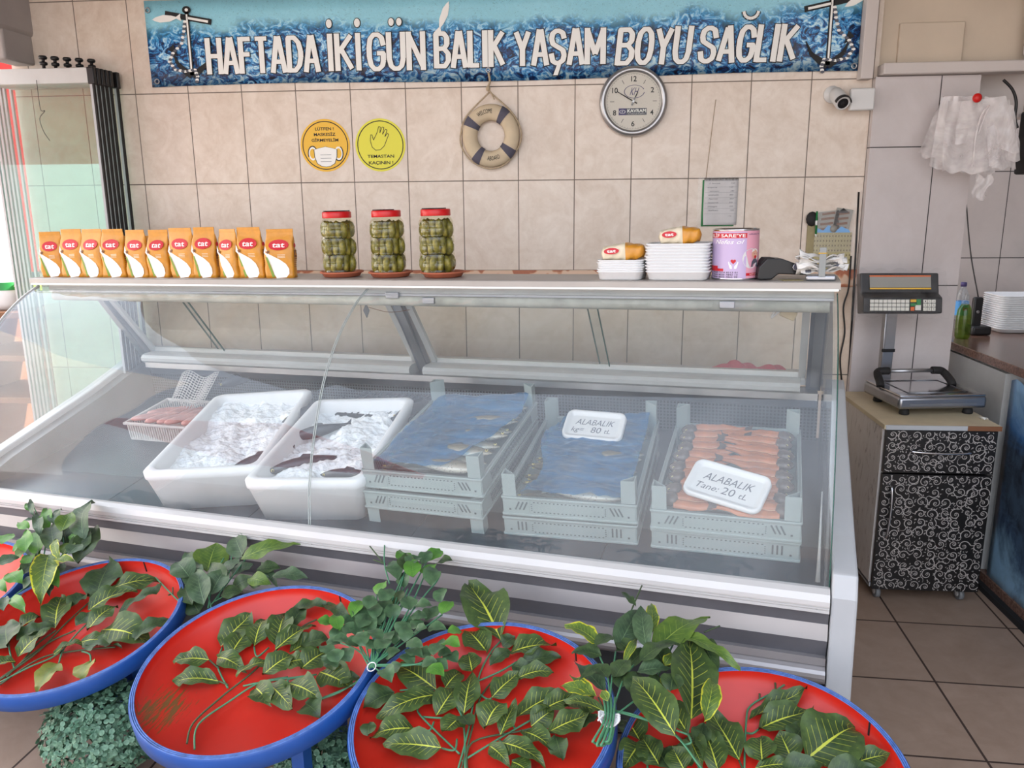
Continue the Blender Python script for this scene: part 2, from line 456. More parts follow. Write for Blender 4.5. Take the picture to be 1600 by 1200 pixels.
# ================================================================== DISPLAY COUNTER (built in its own frame: x along the front, y back, z up)
PROF = [(.474, 1.321), (.402, 1.288), (.32, 1.235), (.252, 1.178), (.198, 1.118), (.145, 1.045), (.097, .951), (.057, .855), (.022, .738), (.004, .611)]
def dz(y): return .573+.17*y
counter = thing('fish_display_counter', 'long refrigerated fish display counter with curved glass front and aluminium fascia', 'display counter', frame=CM)
XL, XR, XJ = -3.12, -.035, -1.595
YZ = lambda x0: Matrix(((0, 0, 1, x0), (1, 0, 0, 0), (0, 1, 0, 0), (0, 0, 0, 1)))   # 2-D (y,z) outline, extruded along +x
def band(name, poly, mat_, x0=XL, x1=XR, label=None, bevel=0):
    b = MB(); b.prism(poly, x1-x0, mat_, mtx=YZ(x0)); o = b.build(name, counter, bevel=bevel)
    if label: o['label'] = label
    return o
b = MB(); b.prism([(.035, .10), (.98, .10), (.98, .56+.13), (.03, .555)], XR-XL, 'steel_dark', mtx=YZ(XL)); b.build('body', counter)
pm('bumper_white', (196, 194, 192), .38, .1, var=.03, vscale=5)
pm('fascia_grey', (128, 128, 134), .42, .5, var=.12, vscale=5)
pm('fascia_light', (160, 156, 156), .36, .5, var=.06, vscale=3)
band('bumper_rail', [(.004, .611), (-.012, .612), (-.030, .604), (-.040, .588), (-.041, .576), (-.036, .574), (-.036, .571), (-.040, .570), (-.040, .567), (-.035, .565), (-.039, .563), (-.039, .556), (-.032, .552), (.02, .55)], 'bumper_white', label='white rounded bumper rail under the glass')
band('fascia_strip', [(.01, .552), (-.030, .552), (-.018, .516), (.01, .516)], 'fascia_grey')
band('fascia_strip', [(.02, .516), (-.019, .516), (-.030, .474), (.02, .474)], 'fascia_light')
band('fascia_strip', [(.02, .474), (-.030, .474), (.004, .414), (.03, .414)], 'fascia_grey')
band('fascia_strip', [(.03, .414), (-.012, .414), (-.014, .393), (.03, .393)], 'fascia_light')
roll = [(.03, .393), (-.008, .393)] + [(-.008-.026*math.sin(a), .367+.026*math.cos(a)) for a in [i*PI/8 for i in range(1, 8)]] + [(-.008, .341), (.03, .341)]
band('kick_roll', roll, 'fascia_light')
band('kick_plate', [(.05, .06), (.03, .06), (.012, .341), (.05, .341)], 'steel_dark')
# screws on the fascia
for px_, py_ in ((488, 849), (1276, 950)):
    b = MB(); b.ell(Cl(px_, py_, 1, -.033), (.005, .004, .005), 'dark_gap'); b.build('screw', counter)
# side walls of the well
side = [(-.035, .0), (-.035, .60), (-.01, .655), (.158, .694), (.65, .845), (.80, .90), (.90, .94), (1.0, .955), (1.02, .93), (1.02, 0)]
for nm, x0 in (('end_panel', -.032), ('end_panel', -3.175)):
    b = MB(); b.prism(side, .062 if x0 > -1 else .055, 'white_paint', mtx=YZ(x0)); o = b.build(nm, counter, bevel=.006)
    o['label'] = 'white end panel'
inner = [(.03, .56), (.03, .62), (.17, .675), (.65, .82), (.80, .875), (.93, .91), (.97, .6)]
for x0, tw_ in ((-.046, .012), (-3.12, .055)):
    b = MB(); b.prism(inner, tw_, 'steel_dark', mtx=YZ(x0)); b.build('well_liner', counter)
# inclined well floor of grey steel sheets
t = NT('well_steel'); t.set(Metallic=.75, Roughness=.3)
nz = t.noise(t.coord(), 3, 4); t.l(t.ramp(nz, [(.3, S((46, 56, 66))), (.7, S((72, 84, 96)))]), t.b.inputs['Base Color'])
for k in range(5):
    x0 = XL+.02+k*.612; b = MB(); b.prism([(.01, dz(.01)), (.97, dz(.97)), (.97, dz(.97)-.012), (.01, dz(.01)-.012)], .608, 'well_steel', mtx=YZ(x0)); b.build('well_floor_sheet', counter)
# perforated air grille at the back of the well
t = NT('grille'); t.set(Roughness=.5, Metallic=.3)
br = t.n('ShaderNodeTexBrick', offset=0); t.l(t.coord('UV'), br.inputs['Vector']); br.inputs['Scale'].default_value = 1
for k_, v_ in (('Brick Width', .013), ('Row Height', .013), ('Mortar Size', .0028), ('Mortar Smooth', .1)): br.inputs[k_].default_value = v_
br.inputs['Color1'].default_value = S((12, 13, 15)); br.inputs['Color2'].default_value = S((16, 17, 18)); br.inputs['Mortar'].default_value = S((96, 100, 103)); t.l(br.outputs['Color'], t.b.inputs['Base Color'])
b = MB()
def gf(u, v): return (XL+.02+u*(XR-XL-.04), .955-.02*v-.0, .70+.21*v)
vs = b.grid(1, 4, gf, 'grille')
for f in b.bm.faces:
    for lp in f.loops: lp[b.uv].uv = (lp.vert.co.x, lp.vert.co.z)
b.build('air_grille', counter, solid=.004)
# rear sill of the well: rolled white section over flat strips
for x0, x1 in ((XL+.09, XJ-.045), (XJ+.015, -.12)):
    band('sill_roll', [(.87, .925), (.855, .935), (.852, .95), (.862, .962), (.885, .968), (.98, .968), (.98, .925)], 'aluminium_white', x0, x1)
band('sill_strip', [(.875, .925), (.99, .925), (.99, .90), (.875, .90)], 'aluminium', XL+.09, -.06)
band('sill_strip', [(.895, .90), (.98, .90), (.98, .868), (.905, .868)], 'steel', XL+.09, -.06)
# rear frame: three sloping posts
def bar(p0, p1, wx, wd, m_, b_, up=Vector((1, 0, 0))):
    p0, p1 = Vector(p0), Vector(p1); d = p1-p0; z = d.normalized(); y = z.cross(up).normalized(); x = y.cross(z)
    T = Matrix((x, y, z)).transposed().to_4x4(); T.translation = (p0+p1)/2
    b_.box((0, 0, 0), (wx, wd, d.length), m_, mtx=T)
for x in (-3.085, XJ-.015, -.075):
    b = MB(); bar((x, .70, 1.30), (x, .955, .93), .05, .03, 'steel', b); bar((x+.004, .678, 1.29), (x+.004, .935, .94), .03, .012, 'aluminium', b); b.build('rear_post', counter)
# sloping rear windows with sliding panes
def sl(x, t, off=0): return Vector((x, .715+.235*t+off, 1.262-.29*t))
for (x0, x1, fr) in ((-3.05, XJ-.05, 0), (XJ+.02, -.105, 1)):
    w_ = MB()
    bar(sl(x0, 1.0, .01), sl(x1, 1.0, .01), .03, .03, 'aluminium_white', w_, up=Vector((0, 0, 1)))
    bar(sl(x0, .0), sl(x1, .0), .014, .014, 'aluminium_white', w_, up=Vector((0, 0, 1)))
    for x in (x0+.01, x1-.01): bar(sl(x, 0), sl(x, 1), .024, .016, 'aluminium_white', w_)
    fo = w_.build('rear_window', counter)
    xm = (x0+x1)/2 + (.0 if fr else -.3)
    for (a, c_, off) in ((x0+.01, xm+.02, .004), (xm-.02, x1-.01, .016)):
        g = MB(); g.poly([sl(a, .02, off), sl(c_, .02, off), sl(c_, .97, off), sl(a, .97, off)], 'glass_clear'); g.build('sliding_pane', fo, solid=.004)
        g = MB(); bar(sl(c_ if off < .01 else a, .02, off), sl(c_ if off < .01 else a, .97, off), .004, .006, 'glass_edge', g); g.build('pane_edge', fo)
# top shelf
pm('shelf_metal', (168, 163, 158), .4, .2, var=.06, vscale=6)
band('top_shelf', [(.452, 1.331), (.448, 1.334), (.448, 1.354), (.452, 1.357), (.70, 1.357), (.70, 1.331)], 'shelf_metal', XL-.05, XR+.005, label='white metal shelf along the top of the counter')
b = MB(); b.prism([(.45, 1.329), (.445, 1.330), (.445, 1.336), (.45, 1.337)], XR-XL+.04, 'chrome', mtx=YZ(XL-.04)); b.build('shelf_trim', counter)
pm('worn_tube', (180, 178, 166), .6, var=.22, vscale=14)
b = MB(); b.box(((XL+XR)/2, .51, 1.318), (XR-XL-.02, .05, .024), 'aluminium_white'); b.box(((XL+XR)/2, .505, 1.301), (XR-XL-.02, .04, .008), 'steel')
b.build('glass_clamp', counter)
b = MB(); b.cyl((XL+.02, .50, 1.279), (XR-.02, .50, 1.279), .019, 'worn_tube', 14); b.build('lamp_tube', counter)
for x, w in ((-1.50, .05), (-1.36, .045), (-.35, .045)):
    b = MB(); b.box((x, .478, 1.30 if x < -1.4 else 1.283), (w, .012, .022), 'steel', bev=.002); b.build('bracket', counter)
# curved front glass, two panes butted at the joint
gp = smoothpts([(0, y, z) for y, z in PROF], 14)
def pane(x0, x1):
    b = MB(); n = len(gp)-1; th = .006
    nr = []
    for i in range(n+1):
        d = (gp[min(i+1, n)]-gp[max(i-1, 0)]).normalized(); nr.append(Vector((0, d.z, -d.y)) if d.z < 0 else Vector((0, -d.z, d.y)))
    po_ = [gp[i]+nr[i]*th/2 for i in range(n+1)]; pi_ = [gp[i]-nr[i]*th/2 for i in range(n+1)]
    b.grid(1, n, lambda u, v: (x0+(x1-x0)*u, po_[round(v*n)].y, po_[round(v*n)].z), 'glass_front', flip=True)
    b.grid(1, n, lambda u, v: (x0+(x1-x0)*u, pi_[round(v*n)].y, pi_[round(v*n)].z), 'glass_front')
    for x in (x0, x1):
        for i in range(n): b.poly([(x, po_[i].y, po_[i].z), (x, po_[i+1].y, po_[i+1].z), (x, pi_[i+1].y, pi_[i+1].z), (x, pi_[i].y, pi_[i].z)], 'glass_front')
    return b.build('front_glass', counter, weld=False, recalc=False)
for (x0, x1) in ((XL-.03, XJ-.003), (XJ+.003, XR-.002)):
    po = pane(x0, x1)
    for x in ((x1,) if x1 < -1 else (x0, x1)):
        e_ = MB(); e_.tube([(x, p.y-.002, p.z) for p in gp], .0018, 'silicone' if x < -1 else 'glass_edge', 6); e_.build('glass_edge', po)
e_ = MB(); e_.tube([(XL-.03, p.y-.002, p.z) for p in gp], .006, 'aluminium_white', 6); e_.build('edge_trim', po)
# flat end glasses
for x in (XL-.012, XR-.012):
    b = MB(); pts = [(x, p.y+.004, p.z) for p in gp][::-1] + [(x, .66, 1.325), (x, .93, .955), (x, .80, .91), (x, .65, .855), (x, .158, .70)]
    b.poly(pts, 'glass_clear'); po = b.build('end_glass', counter, solid=.006)
b = MB(); b.tube([(XR-.03, .008, .62), (XR-.03, .02, .70), (XR-.03, .06, .85)], [.007, .004, .002], 'dull_grey', 6); b.build('sealant', counter)

def on_shelf(px, y=.55, py=435):          # x along the shelf under a pixel column
    return Cl(px, py, 1, y).x
ZS = 1.357
# ------------------------------------------------------------------ bags of flour
def bag_mesh(root, w, d, h, seed):
    rnd = random.Random(seed)
    ph = [rnd.uniform(0, 6) for _ in range(4)]
    def wid(t): return w*(1-.05*t-.10*max(0, t-.72)) * (1+.03*math.sin(t*9+ph[0]))
    def dep(t): return d*(1 if t < .6 else max(.05, 1-(t-.6)/.36)) * (1+.05*math.sin(t*7+ph[1]))
    sh = rnd.uniform(-.08, .08); tw = rnd.uniform(-.1, .1)
    def P(a, t):
        cx, sy = math.cos(a), math.sin(a); p = .38
        x = math.copysign(abs(cx)**p, cx)*wid(t)/2; y = math.copysign(abs(sy)**p, sy)*dep(t)/2
        x += .0015*math.sin(20*t+3*a+ph[2])
        return Vector((x+sh*w*t*t, y+(.004*math.sin(14*t+2*a+ph[3]) if t < .9 else 0)*.5, t*h))
    b = MB(); b.grid(28, 14, lambda u, v: P(2*PI*u, v), 'bag_gold', closed_u=True)
    b.poly([P(2*PI*k/28, 0) for k in range(28)][::-1], 'bag_gold'); b.build('bag_body', root)
    b = MB(); b.box((sh*w, 0, h+.004), (wid(1)*.98, .003, .012), 'bag_gold', bev=.001)
    b.build('crimped_top', root)
    def F(s, t, e=.0012):
        q = P(-PI/2, t); return Vector((s*wid(t)+sh*w*t*t, q.y-e, t*h))
    b = MB()
    drop = [(-.46, .70), (-.40, .60), (-.30, .53), (-.12, .47), (.08, .40), (.26, .31), (.37, .20), (.38, .10), (.28, .02), (-.06, .0), (-.14, .08), (-.26, .28), (-.38, .50), (-.46, .56)]
    cc = (-.02, .24)
    for i in range(len(drop)):
        p, q = drop[i], drop[(i+1) % len(drop)]
        for k in range(4):
            a0, a1 = k/4, (k+1)/4
            L = lambda r, s_: (cc[0]+(s_[0]-cc[0])*r, cc[1]+(s_[1]-cc[1])*r)
            b.poly([F(*L(a0, p)), F(*L(a1, p)), F(*L(a1, q)), F(*L(a0, q))] if k else [F(*cc), F(*L(a1, p)), F(*L(a1, q))], 'bag_white')
    b.poly([F(-.40, .46, .002), F(-.34, .46, .002), (F(-.12, .04, .002)), F(-.20, .02, .002)], 'bag_green')
    b.poly([F(-.38, .58, .002), F(-.28, .61, .002), F(-.26, .56, .002), F(-.34, .53, .002)], 'bag_brown')
    for k in range(3): b.poly([F(.0, .50-.03*k, .0018), F(.26, .505-.03*k, .0018), F(.26, .515-.03*k, .0018), F(.0, .51-.03*k, .0018)], 'bag_cream')
    b.poly([F(.36*math.cos(a)+.02, .72+.115*math.sin(a), .0025) for a in [2*PI*i/16 for i in range(16)]], 'ink_red')
    b.text('tat', 'ink_white', .44*w, .105*h, fn=lambda q: F(q.x/w+.02, q.y/h+.668, .0035), bold=.015)
    b.build('front_print', root)
    b = MB()
    xs = lambda t: wid(t)/2+.0012+sh*w*t*t
    for (t0, t1, m_) in ((.44, .60, 'bag_brown'), (.40, .42, 'bag_brown'), (.36, .37, 'bag_brown'), (.32, .33, 'bag_brown'), (.28, .29, 'bag_brown'), (.24, .25, 'bag_brown')):
        b.poly([(xs(t0), -.24*d, t0*h), (xs(t0), .24*d, t0*h), (xs(t1), .24*d, t1*h), (xs(t1), -.24*d, t1*h)], m_)
    b.poly([(xs(.7)+.0005, .18*d*math.cos(a), (.70+.05*math.sin(a))*h) for a in [2*PI*i/10 for i in range(10)]], 'ink_red')
    b.build('side_print', root)
bagpx = [(66, 93, 362, 0.5), (97, 129, 358, .1), (127, 160, 358, -.05), (160, 193, 358, .12), (198, 230, 359, 0), (231, 262, 359, .1), (266, 304, 356, -.05), (302, 336, 355, .12), (341, 373, 358, -.3), (372, 411, 355, .0), (414, 455, 358, .28)]
names = ['turned sideways, nearest the stacked glass doors', 'second from the glass doors', 'third from the glass doors', 'fourth from the glass doors',
         'narrow, fifth from the glass doors', 'in the middle of the front row', 'wide, fifth from the pickle jars', 'fourth from the pickle jars',
         'leaning right, third from the pickle jars', 'with fully readable logo, second from the pickle jars', 'standing apart nearest the pickle jars']
for i, (l, r, top, rot) in enumerate(bagpx):
    y = .515; x0, x1 = on_shelf(l, y-.025), on_shelf(r, y-.025); h = Cl((l+r)/2, top, 1, y-.02).z-ZS-.01
    w = max(.062, (x1-x0)*1.02)
    rt = thing('flour_bag', 'golden flour bag '+names[i], 'flour bag', frame=CM, mtx=T_((x0+x1)/2, y, ZS, rot*.6), group='golden flour bags in a row on the counter top')
    bag_mesh(rt, w, .046, h, i)
for i, (pxc, lab) in enumerate(((205, 'golden flour bag behind the row, only its brown fold showing near the glass doors'), (242, 'golden flour bag behind the row, flat top showing over the middle bags'))):
    rt = thing('flour_bag', lab, 'flour bag', frame=CM, mtx=T_(on_shelf(pxc, .58), .592, ZS, .15-.3*i), group='golden flour bags in a row on the counter top'); bag_mesh(rt, .07, .046, .152, 30+i)
# ------------------------------------------------------------------ jars of pickles on clay saucers
def pickle_bm():
    b = MB()
    def f(u, v):
        a = 2*PI*u; z = (v-.5)*.066; r = .0138*math.sqrt(max(0, 1-(abs(v-.5)*2)**3.2)); r *= 1+.05*math.sin(a*5+v*20)
        return Vector((r*math.cos(a)+.006*(1-(2*v-1)**2), r*math.sin(a), z))
    b.grid(10, 9, f, 'pickle', closed_u=True); return b
t = NT('pickle'); t.set(Roughness=.35); nz = t.noise(t.coord(), 60, 3); t.l(t.ramp(nz, [(.3, S((74, 72, 22))), (.55, S((118, 112, 38))), (.75, S((158, 146, 70)))]), t.b.inputs['Base Color']); t.bump(nz, .3, .001)
pk0 = pickle_bm().build('pickle'); pk_used = False
jars = [(533, 535, 'left', 'jar of green pickles with red lid nearest the flour bags'), (609, 611, 'middle', 'jar of green pickles with red lid, middle one of three'), (685, 693, 'right', 'jar of green pickles with red lid nearest the life ring side, farthest from the bags')]
jar0 = None
for ji, (px_, pxs, w_, lab) in enumerate(jars):
    yj = .555; xj = on_shelf(px_, yj); xs_ = on_shelf(pxs, yj+.01)
    sr = MB(); sr.lathe([(.050, 0), (.066, .003), (.073, .014), (.080, .016), (.081, .021), (.074, .021), (.066, .010), (.0, .008)], 'terracotta', 40)
    so = tag(sr.build('clay_saucer'), f'terracotta saucer under the {w_} pickle jar', 'saucer', 'clay saucers under the pickle jars'); so.matrix_world = CM @ T_(xs_, yj+.01, ZS)
    mt = CM @ T_(xj, yj, ZS+.0092, ji*.9)
    rt = thing('pickle_jar', lab, 'jar', mtx=mt, group='pickle jars on the counter top')
    pr = [(.054, 0), (.058, .004), (.059, .016)]
    for k in range(5):
        z0 = .020+.030*k; pr += [(.057, z0), (.0615, z0+.004), (.0625, z0+.014), (.0615, z0+.026), (.057, z0+.030)]
    pr += [(.0615, .176), (.060, .188), (.054, .198), (.0495, .203), (.0495, .208)]
    b = MB(); b.lathe(pr, 'glass_jar', 40, capt=False); b.build('jar_glass', rt, solid=.0016)
    b = MB(); b.lathe([(.030, .004), (.042, .012), (.042, .172), (.034, .19)], 'brine', 16); b.build('brine', rt)
    b = MB(); b.lathe([(.0515, .205), (.0525, .207), (.0525, .225), (.050, .228), (.046, .228), (.044, .226)], 'red_lid', 40); b.build('lid', rt)
    b = MB()
    arc = [(.045*math.cos(a), .045*math.sin(a), .230) for a in [PI*.15+i*PI*1.2/14 for i in range(15)]]
    b.tube(arc, .0035, 'black_plastic', 6, flat=.6); b.build('carry_handle', rt)
    for tier in range(3):
        for k in range(12):
            a = 2*PI*k/12+tier*.26+ji; rr = .0465-(.004 if tier == 2 else 0)
            m2 = mt @ Matrix.Translation((rr*math.cos(a), rr*math.sin(a), .042+.060*tier+random.uniform(-.004, .004))) @ Matrix.Rotation(a, 4, 'Z') @ Matrix.Rotation(random.uniform(-.14, .14), 4, 'X') @ Matrix.Rotation(PI*(k % 2), 4, 'Z')
            if not pk_used: p = pk0; pk_used = True
            else: p = pk0.copy(); C.objects.link(p)
            p.matrix_world = m2
            tag(p, f'small green pickled cucumber packed in the {w_} jar', 'pickle', f'pickles in the {w_} jar')
# ------------------------------------------------------------------ foam trays
def rr_ring(hx, hy, r, n=5):
    out = []
    for cx, cy, a0 in ((hx-r, hy-r, 0), (-hx+r, hy-r, PI/2), (-hx+r, -hy+r, PI), (hx-r, -hy+r, 1.5*PI)):
        for k in range(n+1):
            a = a0+k*PI/2/n; out.append((cx+r*math.cos(a), cy+r*math.sin(a)))
    return out
def foam_tray(b, hx, hy, h, m='white_foam', lip=.006, th=.003):
    L = [(hx*.84, hy*.80, 0), (hx*.90, hy*.88, .003), (hx-.004, hy-.004, h-.002), (hx, hy, h), (hx, hy, h+th), (hx-.010, hy-.010, h+th), (hx*.90-.003, hy*.88-.003, .003+th), (hx*.80, hy*.78, th)]
    rings = []
    for (x, y, z) in L: rings.append([b.bm.verts.new((p[0], p[1], z)) for p in rr_ring(x, y, min(x, y)*.32)])
    n = len(rings[0])
    for i in range(len(rings)-1):
        for k in range(n): b.face([rings[i][k], rings[i][(k+1) % n], rings[i+1][(k+1) % n], rings[i+1][k]], m, True)
    b.face(rings[0][::-1], m); b.face(rings[-1], m)
def tray_stack(pxl, pxr, top_py, n, y, nm):
    x0, x1 = on_shelf(pxl, y), on_shelf(pxr, y); hx = (x1-x0)/2; top = Cl((pxl+pxr)/2, top_py, 1, y).z
    h = .026; step = (top-ZS-h-.003)/(n-1)
    b = MB(); foam_tray(b, hx, .075, h); me = b.build('foam_tray').data
    for k in range(n):
        if k == 0: o = bpy.data.objects['foam_tray'] if nm == 'short' else bpy.data.objects[[q.name for q in bpy.data.objects if q.data is me][0]]
        else: o = bpy.data.objects.new('foam_tray', me); C.objects.link(o)
        o.matrix_world = CM @ T_((x0+x1)/2+random.uniform(-.002, .002), y, ZS+k*step)
        od = ['bottom', 'second from the bottom', 'third from the bottom', 'fourth from the bottom', 'fifth from the bottom', 'sixth from the bottom', 'seventh from the bottom', 'eighth from the bottom', 'ninth from the bottom', 'tenth from the bottom']
        pos = 'topmost' if k == n-1 else od[k]
        tag(o, f'white foam tray, {pos} in the {nm} stack on the counter top', 'foam tray', f'foam trays in the {nm} stack')
    return (x0+x1)/2, ZS+(n-1)*step+h
yst = .535
cx1, zt1 = tray_stack(939, 1010, 404, 6, yst, 'short')
cx2, zt2 = tray_stack(1012, 1111, 379, 10, yst, 'tall')
# bags lying on the stacks
for (pl, pr_, py_, zz, cx, lab) in ((942, 1010, 378, zt1, cx1, 'cream and gold flour bag lying on the short stack of foam trays'), (1030, 1096, 350, zt2, cx2, 'cream and gold flour bag lying on the tall stack of foam trays')):
    y = yst; x0, x1 = on_shelf(pl, y), on_shelf(pr_, y)
    rt = thing('flour_bag', lab, 'flour bag', frame=CM, mtx=T_((x0+x1)/2, y-.01, zz-.006, .12, ry=-.05), group='flour bags lying on foam trays')
    L_ = (x1-x0)
    def Pf(a, u, L_=L_):
        e_ = min(u, 1-u)*2; r = .031*((e_**.16)*(1+.05*math.sin(9*u+2*a)) if e_ > 0 else 0)
        c_, s_ = math.cos(a), math.sin(a)
        return Vector(((u-.5)*L_, math.copysign(abs(c_)**.55, c_)*r*1.4+.0025*math.sin(30*u+3*a), .030+math.copysign(abs(s_)**.55, s_)*r*.9+.0025*math.sin(25*u+4*a)))
    for nm_, m_, u0, u1 in (('bag_front', 'bag_cream', 0, .56), ('bag_back', 'bag_gold', .56, 1)):
        b = MB(); b.grid(24, 10, lambda u, v: Pf(2*PI*u, u0+(u1-u0)*v), m_, closed_u=True); b.build(nm_, rt)
    b = MB()
    def Q(x, z, e=.001): 
        s_ = max(-.95, min(.95, (z-.030)/.030)); a = math.pi+math.asin(s_)
        p = Pf(-PI/2-math.acos(s_) if False else (PI+(-math.asin(s_))), 0.5); 
        yy = -abs(math.cos(math.asin(s_)))**.3*.031*1.42-e
        return Vector((x, yy-.0022, z))
    b.poly([Q(-.24*L_+.17*L_*math.cos(a), .038+.010*math.sin(a)) for a in [2*PI*i/14 for i in range(14)]], 'ink_red')
    b.text('tat', 'ink_white', .2*L_, .009, fn=lambda q: Q(q.x-.24*L_, q.y+.034, .002), bold=.02); b.build('logo_print', rt)
# ------------------------------------------------------------------ donation tin
yt = .545; xt = on_shelf(1148, yt); rt_ = (on_shelf(1184, yt)-on_shelf(1112, yt))/2; ht = Cl(1148, 357, 1, yt).z-ZS
tin = thing('donation_tin', 'pink and lilac donation tin with a red heart and a baby photo', 'tin', frame=CM, mtx=T_(xt, yt, ZS))
b = MB(); b.lathe([(rt_-.001, 0), (rt_+.001, .002), (rt_, .006), (rt_, ht-.006), (rt_+.001, ht-.003), (rt_+.001, ht), (rt_-.003, ht), (rt_-.003, ht-.004), (0, ht-.004)], 'pink', 48, mats=['chrome', 'chrome', 'pink', 'chrome', 'chrome', 'chrome', 'chrome', 'chrome']); b.build('tin_body', tin)
def cyl_at(a, z, e=.0006): return Vector(((rt_+e)*math.sin(a), -(rt_+e)*math.cos(a), z))
def cpatch(b, a0, a1, z0, z1, m, e=.0006, n=12): b.grid(n, 1, lambda u, v: cyl_at(a0+(a1-a0)*u, z0+(z1-z0)*v, e), m)
AC = .12   # seam between the two printed halves
b = MB(); cpatch(b, -1.75, .42+AC, .006, ht-.008, 'lilac', .0006, 24)
cpatch(b, -1.6, .42+AC, ht-.027, ht-.012, 'ink_red', .001); b.text("ELİF SARE'YE", 'ink_white', rt_*1.7, .009, fn=lambda q: cyl_at(q.x/rt_-.42+AC*.3, ht-.024+q.y, .0016), bold=.015)
b.text('Nefes ol', 'ink_white', rt_*1.35, .012, fn=lambda q: cyl_at(q.x/rt_-.25, ht-.044+q.y, .0014), shear=.35)
cpatch(b, -1.7, -.75, .036, .044, 'ink_red', .001); cpatch(b, -1.7, -.45, .028, .036, 'ink_red', .001)
b.text('TR08 7214 8213 01', 'ink_black', rt_*1.25, .0045, fn=lambda q: cyl_at(q.x/rt_-.45, .0225+q.y, .0014), bold=.01)
b.text('TR04 8020 7843 13', 'ink_black', rt_*1.25, .0045, fn=lambda q: cyl_at(q.x/rt_-.45, .0155+q.y, .0014), bold=.01)
b.text('TR04 8020 7843 99', 'ink_black', rt_*1.25, .0045, fn=lambda q: cyl_at(q.x/rt_-.45, .0085+q.y, .0014), bold=.01)
hp = [(16*math.sin(t_)**3, 13*math.cos(t_)-5*math.cos(2*t_)-2*math.cos(3*t_)-math.cos(4*t_)) for t_ in [2*PI*i/24 for i in range(24)]]
b.poly([cyl_at((x*.0005)/rt_-.02, .058+y*.0005, .0014) for x, y in hp], 'ink_red')
for s_ in (-1, 1): b.poly([cyl_at((s_*x)/rt_-.02, z, .0015) for x, z in ((.003, .036), (.009, .036), (.012, .044), (.015, .056), (.013, .058), (.0095, .050), (.004, .044))], 'ink_white')
b.build('lilac_print', tin)
b = MB()
cpatch(b, .42+AC, 1.6, .014, .022, 'ink_red', .0008); b.text('ELİF SARE', 'ink_white', rt_*.45, .004, fn=lambda q: cyl_at(q.x/rt_+.95, .016+q.y, .0016))
b.poly([cyl_at(.78+.42*math.cos(a), .066+.030*math.sin(a), .0008) for a in [2*PI*i/24 for i in range(24)]], 'white_plastic')
b.poly([cyl_at(1.0+.20*math.cos(a), .078+.014*math.sin(a), .0012) for a in [2*PI*i/18 for i in range(18)]], 'skin')
b.poly([cyl_at(1.0+.20*math.cos(a), .084+.011*math.sin(a), .0016) for a in [PI*i/12 for i in range(13)]], 'ink_white')
b.poly([cyl_at(1.02+.08*math.cos(a), .070+.005*math.sin(a), .0018) for a in [2*PI*i/10 for i in range(10)]], 'ink_red')
for a_ in (.94, 1.08): b.poly([cyl_at(a_+.02*math.cos(a), .080+.0012*math.sin(a), .0018) for a in [2*PI*i/8 for i in range(8)]], 'ink_black')
b.poly([cyl_at(a_, z_, .0014) for a_, z_ in ((.78, .040), (1.25, .040), (1.2, .058), (1.05, .066), (.92, .064), (.82, .056))], 'ring_band')
b.text('UMUDU OL', 'ink_purple', rt_*.7, .004, fn=lambda q: cyl_at(q.x/rt_+.98, ht-.018+q.y, .0012)); b.build('photo_print', tin)
# ------------------------------------------------------------------ card reader, receipt spike with slips
xr = on_shelf(1218, .54)
cr = thing('card_reader', 'black handheld card payment terminal lying beside the donation tin', 'card reader', frame=CM, mtx=T_(xr-.012, .535, ZS+.002, .25))
b = MB(); b.prism([(-.062, .004), (-.056, 0), (-.02, .0), (.0, .016), (.085, .012), (.088, .032), (.01, .062), (-.035, .064), (-.058, .038)], .075, 'black_plastic', mtx=Matrix.Translation((0, .037, 0)) @ Matrix.Rotation(PI/2, 4, 'X')); b.build('housing', cr, bevel=.007)
b = MB(); b.prism([(-.050, .045), (-.036, .060), (-.012, .061), (-.012, .063), (-.038, .0635), (-.053, .046)], .062, 'dark_gap', mtx=Matrix.Translation((0, .031, .0015)) @ Matrix.Rotation(PI/2, 4, 'X')); b.build('paper_cover', cr, bevel=.001)
b = MB(); b.tube([(.05, -.039, .038)] + [(.05, -.041, .038)], .010, 'ring_band', 14); b.tube([(.05+.009*math.cos(a), -.0405, .036+.009*math.sin(a)) for a in [2*PI*i/16 for i in range(16)]], .0012, 'chrome', 5, closed=True); b.build('side_button', cr)
b = MB(); b.box((-.058, -.001, .020), (.004, .06, .018), 'black_rubber', rot=Matrix.Rotation(.2, 4, 'Y'), bev=.001); b.build('paper_slot', cr)
xs0 = on_shelf(1283, .52)
sp = thing('receipt_spike', 'grey metal receipt holder with an upright flat bar at the end of the counter', 'receipt holder', frame=CM, mtx=T_(xs0, .50, ZS))
b = MB(); b.box((-.002, .0, .009), (.085, .06, .018), 'steel', bev=.006); b.build('base', sp)
b = MB(); b.box((.0, -.031, .056), (.019, .003, .085), 'dull_grey', bev=.001); b.build('bar', sp)
b = MB(); b.tube([(.011*math.cos(a), -.031+.004*math.sin(a), .082) for a in [2*PI*i/12 for i in range(12)]], .0014, 'sticker_orange', 5, closed=True); b.build('rubber_band', sp)
rnd = random.Random(3)
